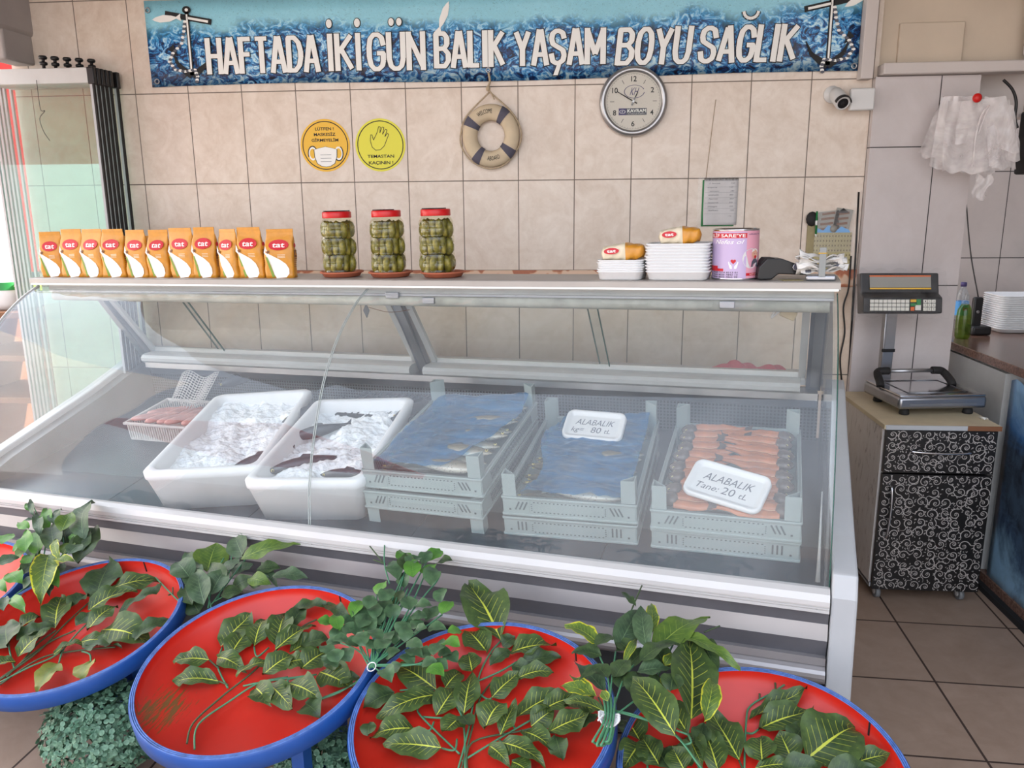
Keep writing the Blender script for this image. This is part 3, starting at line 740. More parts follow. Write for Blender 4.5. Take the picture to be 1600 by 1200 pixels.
for k in range(20):
    L_ = rnd.uniform(.05, .075); W_ = rnd.uniform(.028, .040); side_ = PI if rnd.random() < .6 else 0; a = rnd.uniform(-.5, .5)+side_; z0 = .020+k*.0024; up_ = rnd.uniform(-.35, .75); tw = rnd.uniform(-.9, .9)
    b = MB()
    def ff(u, v):
        y = (v-.5)*W_; an = tw*u; return Vector((.004+L_*u, y*math.cos(an), L_*up_*u*(1-.45*u)+y*math.sin(an)+.004*math.sin(7*u+k)+.003*math.sin(8*v+k)))
    b.grid(7, 4, ff, 'paper')
    if k % 3 == 0: b.grid(3, 1, lambda u, v: ff(.45+u*.3, .3+v*.3)+Vector((0, -.0006, .0006)), 'ink_grey')
    o = b.build('receipt', solid=.0004); o.matrix_world = CM @ T_(xs0, .503, ZS+z0, a)
    tag(o, 'crumpled white receipt slip stuffed in the metal receipt holder', 'receipt', 'receipts in the holder')
b = MB(); b.box((0, 0, .0008), (.06, .05, .001), 'cardboard'); o = b.build('cardboard_scrap'); o.matrix_world = CM @ T_(on_shelf(1236, .50), .50, ZS, .3); tag(o, 'small brown card scrap under the card reader', 'card')
# ================================================================== INSIDE THE COUNTER
DA = math.atan(.17)
DK = CM @ Matrix.Translation((0, 0, .573)) @ Matrix.Rotation(DA, 4, 'X')
band('rear_ledge', [(.99, .93), (1.16, .93), (1.16, .955), (.99, .955)], 'aluminium', XL+.05, -.04)
NRM = lambda x, y, s, seed=0: noise.noise(Vector((x*s+seed*3.1, y*s-seed*1.7, seed*.7)))
# ice
t = NT('ice'); t.set(Roughness=.25, Subsurface_Weight=.0, IOR=1.31)
vo = t.n('ShaderNodeTexVoronoi'); t.l(t.coord(), vo.inputs['Vector']); vo.inputs['Scale'].default_value = 110
nz = t.noise(t.coord(), 14, 5, .7)
t.l(t.ramp(nz, [(.3, S((226, 232, 238))), (.6, S((250, 252, 253)))]), t.b.inputs['Base Color']); t.bump(t.math('ADD', vo.outputs['Distance'], t.math('MULTIPLY', nz, 2)), .35, .006)
def foam_box(name, label, x, y, rot, W, L, h, seed):
    rt = thing(name, label, 'foam box', frame=DK, mtx=T_(x, y, 0, rot))
    b = MB(); w2, l2 = W/2, L/2; th = .028
    lv = [(w2*.86, l2*.92, 0.004), (w2*.985, l2*.985, h-.035), (w2, l2, h-.03), (w2, l2, h-.006), (w2-.006, l2-.006, h), (w2-th+.004, l2-th+.004, h), (w2-th-.002, l2-th-.002, h-.006), (w2*.86-th, l2*.92-th, .03)]
    rings = []
    for X, Y, z in lv:
        ring = []
        for i, p in enumerate(rr_ring(X, Y, .035 if z > .03 else .03, 4)):
            q = Vector((p[0], p[1], z))
            if z > h-.05: q.z += .0035*NRM(p[0], p[1], 14, seed)
            ring.append(b.bm.verts.new(q))
        rings.append(ring)
    n = len(rings[0])
    for i in range(len(rings)-1):
        for k in range(n): b.face([rings[i][k], rings[i][(k+1) % n], rings[i+1][(k+1) % n], rings[i+1][k]], 'white_foam', True)
    b.face(rings[0][::-1], 'white_foam'); b.face(rings[-1], 'white_foam'); b.build('box_shell', rt)
    b = MB()
    for fx in (-.25, .25):
        b.box((fx*W, -l2*.80, .004), (.07, .03, .008), 'white_foam', bev=.004)
    b.build('foot', rt)
    b = MB(); iw, il = w2-th-.004, l2-th-.004
    def fi(u, v):
        X, Y = (2*u-1)*iw, (2*v-1)*il
        z = h-.050+.022*NRM(X, Y, 9, seed)+.012*NRM(X, Y, 28, seed)+.005*NRM(X, Y, 75, seed)
        z += .030*max(0, NRM(X, Y, 7, seed+5))+.008*abs(NRM(X, Y, 45, seed+9))
        for (a_, c_) in SEG[seed]:
            d_ = c_-a_; t_ = max(0, min(1, (Vector((X, Y, 0))-a_).dot(d_)/d_.length_squared)); r_ = (Vector((X, Y, 0))-a_-d_*t_).length+.010*NRM(X, Y, 40, 3)
            if t_ < .85: z -= .040*max(0, 1-(r_/.030)**2)
        return Vector((X*.985, Y*.985, z))
    b.grid(70, 110, fi, 'ice'); o = b.build('crushed_ice', recalc=False)
    o.matrix_world = DK @ T_(x, y, 0, rot)
    tag(o, 'crushed ice filling the '+('left' if seed == 1 else 'right')+' white foam box', 'ice', kind='stuff')
    return rt
# ------------------------------------------------------------------ fish
def loft_fish(b, L, H, Wd, skin, head, seg=14, n=22, belly=None):
    prof = [(0, .0), (.02, .16), (.06, .34), (.12, .56), (.2, .80), (.32, .97), (.42, 1), (.55, .90), (.7, .62), (.82, .34), (.9, .22), (.94, .20)]
    def R(u):
        for (a, x), (c, y) in zip(prof, prof[1:]):
            if a <= u <= c: return x+(y-x)*(u-a)/(c-a)
        return .2
    us = [0, .01, .03, .06, .1, .15, .2, .26, .34, .42, .5, .58, .66, .74, .82, .88, .94]
    rings = []
    for u in us:
        r = max(.02, R(u)); ring = []
        for k in range(seg):
            a = 2*PI*k/seg; ring.append(b.bm.verts.new((u*L, Wd/2*r*math.cos(a)*(1 if u < .8 else .6), H/2*r*math.sin(a))))
        rings.append(ring)
    for i in range(len(rings)-1):
        for k in range(seg): b.face([rings[i][k], rings[i][(k+1) % seg], rings[i+1][(k+1) % seg], rings[i+1][k]], head if us[i] < .19 else skin, True)
    b.face(rings[0][::-1], head); b.face(rings[-1], skin)
def tail_fin(b, L, H, m, x0=.92):
    b.prism([(x0*L, -.10*H), (x0*L, .10*H), (1.0*L, .34*H), (.985*L, .12*H), (.975*L, 0), (.985*L, -.12*H), (1.0*L, -.34*H)], .003, m, mtx=Matrix.Translation((0, .0015, 0)) @ Matrix.Rotation(PI/2, 4, 'X'))
t = NT('trout_skin'); t.set(Roughness=.25, Metallic=.15)
sp_ = t.n('ShaderNodeSeparateXYZ'); t.l(t.coord(), sp_.inputs[0])
g_ = t.ramp(t.math('ADD', t.math('MULTIPLY', sp_.outputs['Z'], 18), .5), [(.1, S((196, 190, 176))), (.5, S((128, 122, 104))), (.9, S((62, 62, 52)))])
vv = t.n('ShaderNodeTexVoronoi'); t.l(t.coord(), vv.inputs['Vector']); vv.inputs['Scale'].default_value = 150
sp2 = t.ramp(vv.outputs['Distance'], [(.22, (0.01, .01, .01, 1)), (.34, (1, 1, 1, 1))]); t.l(t.mix(.55, g_, sp2, 'MULTIPLY'), t.b.inputs['Base Color'])
def whole_fish(name, L, H, Wd, skin, head):
    rt = bpy.data.objects.new(name, None); C.objects.link(rt); rt.empty_display_size = .02
    b = MB(); loft_fish(b, L, H, Wd, skin, head); b.build('body', rt)
    b = MB(); tail_fin(b, L, H, skin); b.build('tail_fin', rt)
    b = MB(); b.prism([(.38*L, .44*H), (.44*L, .68*H), (.54*L, .58*H), (.56*L, .40*H)], .002, skin, mtx=Matrix.Rotation(PI/2, 4, 'X')); b.build('dorsal_fin', rt)
    for s in (-1, 1):
        b = MB(); b.ell((.075*L, s*Wd*.19, H*.08), (.006, .003, .006), 'fish_eye_ring', 10, 6); b.ell((.075*L, s*(Wd*.19+.0016), H*.08), (.0035, .002, .0035), 'fish_eye', 8, 5); b.build('eye', rt)
    return rt
BOXES = {1: (-2.145, .405, .30), 2: (-1.70, .40, .19)}
# fish in the two foam boxes
bf = whole_fish('fish', .30, .062, .045, 'dark_fish', 'dark_fish')
put = [((338, 604), 1, 1.05, .9, 'grey fish head poking out of the ice, far left corner of left foam box'), ((357, 735), 1, 1.05, .85, 'dark fish lying in the gap of the ice, middle of the left foam box'),
       ((440, 660), 1, 1.0, .95, 'dark fish along the right wall of the left foam box'), ((415, 738), 2, .75, 1, 'purple-grey fish at the near left corner of the right foam box'),
       ((452, 685), 2, .7, .8, 'small dark fish tip in the ice by the left wall of right foam box'), ((612, 655), 2, 1.2, 1, 'brownish fish partly bare of ice at the far right corner of the right foam box'), ((500, 742), 2, .1, .8, 'dark fish under thin ice along the near wall of the right foam box')]
SEG = {1: [], 2: []}
for i, ((px_, py_), bx, a, sc, lab) in enumerate(put):
    hh = .128
    p = plane3(px_, py_, Vector((0, 0, hh)), Vector((0, 0, 1)), DK)
    m = DK @ T_(p.x, p.y, p.z, a) @ Matrix.Rotation(.06 if i % 2 else -.03, 4, 'Y') @ Matrix.Scale(sc, 4)
    bi = T_(BOXES[bx][0], BOXES[bx][1], 0, BOXES[bx][2]).inverted(); q0 = bi @ Vector((p.x, p.y, 0)); q1 = bi @ (Vector((p.x, p.y, 0))+Vector((math.cos(a), math.sin(a), 0))*.29*sc); SEG[bx].append((q0, q1))
    if i == 0: bf.matrix_world = m; tag(bf, lab, 'fish', 'fish in the ice boxes')
    else: copy_tree(bf, m, lab, 'fish in the ice boxes')
foam_box('foam_box', 'left white foam box of fish and ice, beside the slotted basket', -2.145, .405, .30, .42, .71, .165, 1)
foam_box('foam_box', 'right white foam box of fish and ice, beside the stacked grey crates', -1.70, .40, .19, .415, .69, .165, 2)
# ------------------------------------------------------------------ grey plastic crates
CW, CL_, CH = .405, .60, .066
def crate_parts(rt, posts=.075, legs=0, m='crate_grey', low=False):
    w2, l2, th = CW/2, CL_/2, .006
    b = MB(); b.box((0, 0, .004), (CW-.012, CL_-.012, .006), m); b.build('bottom', rt)
    for nm, cx, cy, sx_, sy_ in (('front_wall', 0, -l2, CW, th), ('back_wall', 0, l2, CW, th), ('side_wall', -w2, 0, th, CL_), ('side_wall', w2, 0, th, CL_)):
        b = MB(); b.box((cx, cy, CH/2), (sx_, sy_, CH), m)
        rim = (sx_+.008, .013, .008) if sx_ > sy_ else (.013, sy_+.008, .008)
        b.box((cx, cy, CH-.004), rim, m, bev=.002); b.box((cx, cy, .005), rim, m, bev=.002)
        s = -1 if (cy < 0 or cx < 0) else 1
        if sx_ > sy_:
            for side_ in (-1, 1):
                yo = cy+side_*.0036
                nd = 18
                for k in range(nd):
                    x = -w2*.52+w2*1.04*k/(nd-1)
                    for z in (.017, .050): b.box((x, yo, z), (.0052, .0008, .003), 'crate_slot')
                for k in range(4):
                    for xx in (-w2*.56, w2*.56): b.box((xx, yo, .022+k*.007), (.003, .0008, .003), 'crate_slot')
                for e_ in (-1, 1):
                    b.box((e_*w2*.60, yo, CH/2), (.0014, .0012, CH*.9), m)
                    for k in range(3):
                        sh = Matrix.Rotation(-.45*e_ if not low else 0, 4, 'Y'); 
                        b.box((e_*w2*(.66+.062*k), yo, .036), (.0048, .0008, .030), 'crate_slot', rot=sh)
                    b.box((e_*w2*.90, yo, .022), (.006, .0008, .006), 'crate_slot')
        else:
            for k in range(40):
                y = -l2*.72+l2*1.44*k/39
                for side_ in (-1, 1): b.box((cx+side_*.0036, y, .034), (.0008, .004, .036), 'crate_slot', rot=Matrix.Rotation(.3, 4, 'X'))
        b.build(nm, rt)
    if posts or legs:
        for ex in (-1, 1):
            for ey in (-1, 1):
                b = MB(); c = [(w2*ex, l2*ey), ((w2-.042)*ex, l2*ey), ((w2-.034)*ex, (l2-.010)*ey), (w2*ex, (l2-.040)*ey)]
                if ex*ey > 0: c = c[::-1]
                z0, z1 = -legs, CH+posts
                o_ = [Vector((x, y, 0)) for x, y in c]; cc = sum(o_, Vector())/4
                inn = [cc+(v-cc)*.78 for v in o_]
                lo = [b.bm.verts.new(v+Vector((0, 0, z0))) for v in o_]; hi = [b.bm.verts.new(v+Vector((0, 0, z1))) for v in o_]
                hi2 = [b.bm.verts.new(v+Vector((0, 0, z1))) for v in inn]; dn = [b.bm.verts.new(v+Vector((0, 0, z1-.03))) for v in inn]
                for k in range(4):
                    k2 = (k+1) % 4
                    b.face([lo[k], lo[k2], hi[k2], hi[k]], m); b.face([hi[k], hi[k2], hi2[k2], hi2[k]], m); b.face([hi2[k], hi2[k2], dn[k2], dn[k]], m)
                b.face(dn, m); b.face(lo[::-1], m); b.build('corner_post', rt)
gr = 'grey slotted fish crates stacked in the counter'
def crate(label, x, y, z, rot=0, **kw):
    rt = thing('fish_crate', label, 'crate', frame=DK, mtx=T_(x, y, z, rot), group=gr); crate_parts(rt, **kw); return rt
yc = .155+CL_/2
crate('lower grey fish crate of the left stack, standing on corner feet', -1.243, yc-.03, .052, .0, posts=0, legs=.052)
crate('upper grey fish crate of the left stack, filled with trout half covered by blue film', -1.243, yc-.02, .124, .01)
crate('lower grey fish crate of the middle stack, mostly hidden in shade', -.785, yc-.005, .0, .05, posts=0, low=True)
crate('upper grey fish crate of the middle stack, holding the sign priced 80', -.785, yc, .068, .05)
crate('lower grey fish crate of the right stack, under the crate of opened trout', -.318, yc+.005, .0, .01, posts=0, low=True)
crate('upper grey fish crate of the right stack, full of opened orange trout', -.318, yc, .068, .01)
# ------------------------------------------------------------------ whole trout under the film
rnd = random.Random(11)
wt = whole_fish('trout', .27, .056, .034, 'trout_skin', 'trout_skin'); first = True
for (cx, cz, rot, nm) in ((-1.243, .124, .01, 'left'), (-.785, .068, .05, 'middle')):
    for k in range(9):
        for s in (0, 1):
            y = yc-CL_/2+.045+k*.062; x = cx+(-.185 if s == 0 else .185)
            m = DK @ T_(cx, yc, cz, rot) @ T_((-.18 if s == 0 else .18)+rnd.uniform(-.006, .006), y-yc+rnd.uniform(-.006, .006), .040+.012*((k+s) % 2)+(.008 if s else 0), (0 if s == 0 else PI)+rnd.uniform(-.12, .12), rx=1.35+rnd.uniform(-.2, .2))
            if s: m = m @ Matrix.Rotation(.0, 4, 'Z')
            lab = f'whole spotted trout lying crosswise in the {nm} grey crate under blue film'
            if first: wt.matrix_world = m; tag(wt, lab, 'trout', f'whole trout in the {nm} crate'); first = False
            else: copy_tree(wt, m, lab, f'whole trout in the {nm} crate')
def film(name, label, cx, cz, rot, fn, nu=60, nv=70):
    b = MB(); b.grid(nu, nv, fn, 'film_blue'); o = b.build(name, solid=.0004, recalc=False); o.matrix_world = DK @ T_(cx, yc, cz, rot); return tag(o, label, 'plastic film')
def f1(u, v):
    xr_ = .185-.10*max(0, (1-v)-.1)*0; y = -CL_/2+.02+v*(CL_-.05)
    xe = .17 if v > .75 else .17-.19*(.75-v)/.75*1.0
    xe = -.0+.185*min(1, .35+.9*v)
    x = -.185+(xe+.185)*u
    z = .072+.014*NRM(x, y, 10, 1)+.006*NRM(x, y, 34, 2)+.003*abs(NRM(x*3+y, y, 30, 3))
    if v > .8: z += (v-.8)*.18*(u**1.5)
    return Vector((x, y, z+.004))
film('plastic_film', 'blue plastic film over the trout in the left crate, pulled up at one corner', -1.243, .124, .01, f1)
def f2(u, v):
    y = -CL_/2+.012+v*(CL_-.035); xl = -.135-.04*(1-v)*.4+.03*math.sin(v*7); x = xl+(.178-xl)*u
    z = .074+.012*NRM(x, y, 11, 7)+.008*NRM(x, y, 40, 8)+.004*abs(math.sin(y*90+3*x+6*NRM(x, y, 6, 3)))
    if v > .85: z += (v-.85)*.12
    return Vector((x, y, z+.004))
film('plastic_film', 'wrinkled blue plastic film over the middle crate, under the sign priced 80', -.785, .068, .05, f2, 70, 90)
# ------------------------------------------------------------------ opened trout
def open_trout():
    rt = bpy.data.objects.new('opened_trout', None); C.objects.link(rt); rt.empty_display_size = .02
    L = .205; W = .070
    def wp(u): return W/2*(.55+.45*math.sin(PI*min(1, .25+u*.9)))*(1-max(0, u-.72)**1.2*2.2)
    b = MB()
    def fb(u, v):
        s = 2*v-1; w = wp(u); lobe = .012*(1-(abs(s)*2-1)**2)**.5*(1-.4*u) if abs(abs(s)*2-1) < 1 else 0
        return Vector((.035+u*(L-.035), s*w+.002*math.sin(13*u), .006+lobe+.0012*math.sin(30*u+4*s)))
    b.grid(18, 16, fb, 'flesh'); 
    b.grid(14, 1, lambda u, v: fb(u*.9, .485+.03*v)+Vector((0, 0, .0012)), 'flesh_line'); b.build('flesh', rt, recalc=True)
    b = MB(); b.grid(18, 4, lambda u, v: fb(u, v)*1+Vector((0, (v-.5)*.004, -.006 if 0 < v < 1 else -.002)), 'fish_skin'); b.build('skin', rt)
    b = MB(); b.lathe([(.001, 0), (.012, .006), (.022, .02), (.025, .036), (.020, .050), (0, .055)], 'fish_head', 12, mtx=Matrix.Translation((-.010, 0, .012)) @ Matrix.Rotation(PI/2, 4, 'Y'), sx_=.75); b.build('head', rt)
    for s in (-1, 1):
        b = MB(); b.ell((.010, s*.013, .020), (.0052, .003, .0052), 'fish_eye_ring', 10, 6); b.ell((.010, s*.0145, .0215), (.003, .002, .003), 'fish_eye', 8, 5); b.build('eye', rt)
    b = MB(); b.prism([(L-.004, -.007), (L-.004, .007), (L+.026, .019), (L+.020, 0), (L+.026, -.019)], .003, 'fish_head', mtx=Matrix.Translation((0, 0, .008))); b.build('tail_fin', rt)
    return rt
ot = open_trout(); first = True; rnd = random.Random(5)
for k in range(8):
    for s in (0, 1):
        y = CL_/2-.045-k*.070-(.022 if s else 0)
        m = DK @ T_(-.318, yc, .068, .01) @ T_((-.176 if s == 0 else .176)+rnd.uniform(-.004, .004), y, .050+.006*s+.005*(k % 2), (0 if s == 0 else PI)+rnd.uniform(-.13, .13), rx=.24*(1 if s == 0 else -1), ry=-.06)
        sd = 'head at the left wall of the right crate' if s == 0 else 'head at the right wall of the right crate'
        od = ['farthest back', 'second from back', 'third from back', 'fourth from back', 'fifth from back', 'sixth from back', 'seventh from back', 'nearest the front'][k]
        lab = f'opened orange trout, {sd}, {od}'
        if first: ot.matrix_world = m; tag(ot, lab, 'trout', 'opened trout in the right crate'); first = False
        else: copy_tree(ot, m, lab, 'opened trout in the right crate')
# ------------------------------------------------------------------ price signs written on foam trays
def sign(label, corner_px, hh, tilt, roll, w, hgt, l1, l2, y_, zrot=0):
    p = plane3(*corner_px, Vector((0, 0, hh)), Vector((0, 0, 1)), DK)
    rt = thing('price_sign', label, 'sign', frame=DK, mtx=T_(p.x, p.y, p.z) @ Matrix.Rotation(tilt, 4, 'X') @ Matrix.Rotation(roll, 4, 'Z') @ Matrix.Translation((0, 0, 0)))
    b = MB(); hx, hy, h = w/2, hgt/2, .016
    L = [(hx, hy, 0), (hx+.002, hy+.002, .004), (hx, hy, h), (hx-.004, hy-.004, h+.001), (hx-.010, hy-.010, h-.002), (hx-.018, hy-.018, .008), (hx-.022, hy-.022, .007)]
    rings = [[b.bm.verts.new((q[0], q[1], z)) for q in rr_ring(X, Y, max(.008, .026-(hx-X)), 5)] for X, Y, z in L]; n = len(rings[0])
    for i in range(len(rings)-1):
        for k in range(n): b.face([rings[i][k], rings[i][(k+1) % n], rings[i+1][(k+1) % n], rings[i+1][k]], 'white_plastic', True)
    b.face(rings[0][::-1], 'white_plastic'); b.face(rings[-1], 'white_plastic'); b.build('tray', rt)
    b = MB(); b.text(l1, 'ink_grey', w*.66, hgt*.20, mtx=Matrix.Translation((0, hgt*.02, .0078)), shear=.3)
    b.text(l2[0], 'ink_grey', w*.22 if l2[3] else w*.30, hgt*.16, mtx=Matrix.Translation((-w*.26 if l2[3] else -w*.22, -hgt*.24, .0078)), shear=.25)
    b.text(l2[1], 'ink_grey', w*.17, hgt*.20, mtx=Matrix.Translation((w*.05, -hgt*.25, .0078)), bold=.0, shear=.1)
    b.text(l2[2], 'ink_grey', w*.10, hgt*.15, mtx=Matrix.Translation((w*.24, -hgt*.24, .0078)), shear=.2); b.build('handwriting', rt)
    return rt
sign('white foam tray sign handwritten ALABALIK kg= 80 tL lying on the blue film', (929, 668), .165, .42, -.03, .21, .125, 'ALABALIK', ('kg=', '80', 'tL', True), 0)
sign('white foam tray sign handwritten ALABALIK Tane: 20 tL lying slanted on the opened trout', (1136, 762), .178, .36, -.27, .225, .135, 'ALABALIK', ('Tane:', '20', 'tL', False), 0)
# ------------------------------------------------------------------ basket of squid, net, black crate at the back
pb = Cl(197, 650, 2, .775)
bk = thing('plastic_basket', 'whitish slotted plastic basket of squid at the back left of the counter', 'basket', frame=CM, mtx=T_(pb.x+.19, pb.y+.13, .693, 0, rx=DA))
bw, bl, bh = .19, .13, .082
b = MB()
for s in (-1, 1):
    b.box((0, s*bl, bh-.006), (2*bw+.014, .012, .012), 'basket_white', bev=.003); b.box((s*bw, 0, bh-.006), (.012, 2*bl+.014, .012), 'basket_white', bev=.003)
    b.box((0, s*bl*.95, .006), (2*bw*.96, .006, .012), 'basket_white'); b.box((s*bw*.96, 0, .006), (.006, 2*bl*.95, .012), 'basket_white')
b.box((0, 0, .002), (2*bw*.96, 2*bl*.95, .004), 'basket_white'); b.build('rim_and_base', bk)
for s in (-1, 1):
    b = MB()
    for k in range(30): x = -bw+.01+(2*bw-.02)*k/29; b.box((x, s*bl*.975, bh/2), (.0055, .004, bh-.01), 'basket_white')
    b.build('slotted_wall', bk); b = MB()
    for k in range(20): y = -bl+.01+(2*bl-.02)*k/19; b.box((s*bw*.98, y, bh/2), (.004, .0055, bh-.01), 'basket_white')
    b.build('slotted_wall', bk)
sq0 = None; rnd = random.Random(9)
for k in range(9):
    if sq0 is None:
        b = MB(); b.lathe([(.004, 0), (.016, .012), (.022, .05), (.020, .10), (.010, .135), (.012, .15), (.002, .175)], 'squid', 12, mtx=Matrix.Rotation(PI/2, 4, 'Y') @ Matrix.Translation((0, 0, -.09)), sx_=.6); sq0 = b.build('squid'); o = sq0
    else: o = sq0.copy(); C.objects.link(o)
    o.matrix_world = CM @ T_(pb.x+.08+.055*(k % 5)+rnd.uniform(-.01, .01), pb.y+.07+.10*(k//5)+rnd.uniform(-.01, .01), .765, rnd.uniform(.9, 1.9))
    tag(o, 'pinkish squid heaped in the whitish slotted basket', 'squid', 'squid in the basket')
b = MB()
def nf(u, v): return Vector((pb.x+.05+.20*u, pb.y+.30-.10*v-.03*u*v, .90-.12*v+.015*math.sin(8*u)))
for k in range(15):
    b.tube([nf(k/14, j/8) for j in range(9)], .0022, 'basket_white', 4); b.tube([nf(j/10, min(1, k/14)) for j in range(11)], .0022, 'basket_white', 4) if k < 12 else None
o = b.build('plastic_net'); o.matrix_world = CM; tag(o, 'pale plastic mesh draped behind the slotted basket', 'net')
bc = thing('black_crate', 'dark plastic lattice crate at the back between the foam box and the grey crates', 'crate', frame=DK, mtx=T_(-1.66, .79, .02, .0))
b = MB(); b.box((0, 0, .09), (.42, .24, .012), 'crate_black')
for k in range(16): b.box((-.2+.4*k/15, 0, .098), (.006, .24, .006), 'mesh_black'); 
for k in range(9): b.box((0, -.11+.22*k/8, .098), (.42, .005, .006), 'mesh_black', rot=Matrix.Rotation(.0, 4, 'Z'))
b.build('lattice_top', bc)
b = MB(); b.box((.205, 0, .05), (.012, .25, .10), 'crate_black', bev=.003); b.box((-.205, 0, .05), (.012, .25, .10), 'crate_black', bev=.003); b.box((0, -.12, .05), (.42, .01, .10), 'crate_black'); b.build('crate_wall', bc)
# red cloth on the ledge behind the glass, cable tag under the shelf
p0 = Cl(1110, 582, 1, 1.02); p1 = Cl(1228, 582, 1, 1.02)
b = MB(); wcl = (p1.x-p0.x)
b.grid(40, 14, lambda u, v: Vector(((u-.5)*wcl, (v-.5)*.11, .006+.035*(1-(2*v-1)**2)*(.35+.65*abs(math.sin(u*4.2+.4)))*min(1, u*4, (1-u)*5+.2)+.006*math.sin(u*30+v*8)*(1-(2*v-1)**2))), 'cloth_red')
o = b.build('wiping_cloth', solid=.003); o.matrix_world = CM @ T_((p0.x+p1.x)/2, 1.045, .957); tag(o, 'crumpled red cloth on the ledge behind the rear sliding glass', 'cloth')
b = MB(); q = Cl(573, 485, 1, .60); b.prism([(0, .026), (.013, 0), (0, -.028), (-.013, 0)], .004, 'steel_dark', mtx=Matrix.Translation(q) @ Matrix.Rotation(PI/2, 4, 'X')); b.tube([q+Vector((0, 0, .02)), q+Vector((0, 0, .05))], .0015, 'steel_dark', 5)
b.build('hanging_tag', counter)
b = MB(); q0 = Cl(576, 480, 1, .60); q1 = Cl(640, 484, 1, .62); b.tube(smoothpts([q0, (q0+q1)/2-Vector((0, 0, .014)), q1], 6), .0012, 'wood_brown', 5); b.build('wire', counter)
p = Cl(1232, 490, 1, .62)
b = MB(); b.box((p.x, p.y, p.z), (.05, .03, .03), 'wood_light', rot=Matrix.Rotation(.4, 4, 'Y'), bev=.004); o = b.build('socket_box', counter)
b = MB(); b.tube(smoothpts([p+Vector((-.07, -.02, .01)), p+Vector((-.04, -.03, .02)), p+Vector((-.05, -.03, -.01)), p+Vector((-.02, -.03, .015)), p+Vector((.03, -.02, .02))], 6), .003, 'white_plastic', 6); b.build('cable', counter)
# ================================================================== ON THE BACK WALL
def wthing(name, label, cat, x, z, y=YW, group=None): return thing(name, label, cat, mtx=Matrix.Translation((x, y, z)) @ WALLM, group=group)
# banner: printed vinyl with waves
t = NT('banner_print'); t.set(Roughness=.35)
cu = t.coord('UV'); sp_ = t.n('ShaderNodeSeparateXYZ'); t.l(cu, sp_.inputs[0])
mp = t.n('ShaderNodeMapping'); mp.inputs['Scale'].default_value = (38, 5.6, 1); t.l(cu, mp.inputs[0])
mp2 = t.n('ShaderNodeMapping'); mp2.inputs['Scale'].default_value = (9, 1, 1); t.l(cu, mp2.inputs[0])
n1 = t.noise(mp.outputs[0], 1.6, 7, .68, 1.6); n2 = t.noise(mp2.outputs[0], 1.1, 4, .6, .5); n3 = t.noise(mp.outputs[0], 5, 5, .7, 2.5)
lvl = t.math('ADD', sp_.outputs['Y'], t.math('MULTIPLY', t.math('SUBTRACT', n2, .5), .55))
base = t.ramp(lvl, [(.12, S((10, 16, 38))), (.30, S((12, 46, 100))), (.48, S((26, 100, 164))), (.60, S((70, 170, 214))), (.70, S((150, 214, 232)))])
amp = t.ramp(lvl, [(.0, (.35, .35, .35, 1)), (.25, (.95, .95, .95, 1)), (.5, (1, 1, 1, 1)), (.66, (.5, .5, .5, 1)), (.74, (.04, .04, .04, 1))])
hi = t.ramp(n1, [(.39, S((5, 10, 32))), (.46, S((10, 60, 126))), (.52, S((40, 150, 216))), (.61, S((206, 240, 250)))])
c1 = t.mix(amp, base, hi)
spk = t.ramp(n3, [(.36, (1, 1, 1, 1)), (.42, (0, 0, 0, 1))]); a2 = t.mix(.8, (0, 0, 0, 1), t.mix(1, spk, amp, 'MULTIPLY'))
t.l(t.mix(t.math('MULTIPLY', t.math('MULTIPLY', spk, 1), .35), c1, S((8, 22, 54))), t.b.inputs['Base Color'])
BX0, BX1, BZ0, BZ1 = -1.957, 1.136, 2.115, 2.478
ban = wthing('wall_banner', 'long blue water banner lettered HAFTADA İKİ GÜN BALIK YAŞAM BOYU SAĞLIK', 'banner', 0, 0, YW-.008)
b = MB(); b.grid(60, 6, lambda u, v: (BX0+(BX1-BX0)*u, BZ0+(BZ1-BZ0)*v+(.006*math.sin(u*9) if v == 0 else 0), .003*math.sin(u*40+v*3)), 'banner_print'); b.build('printed_sheet', ban, solid=.0012)
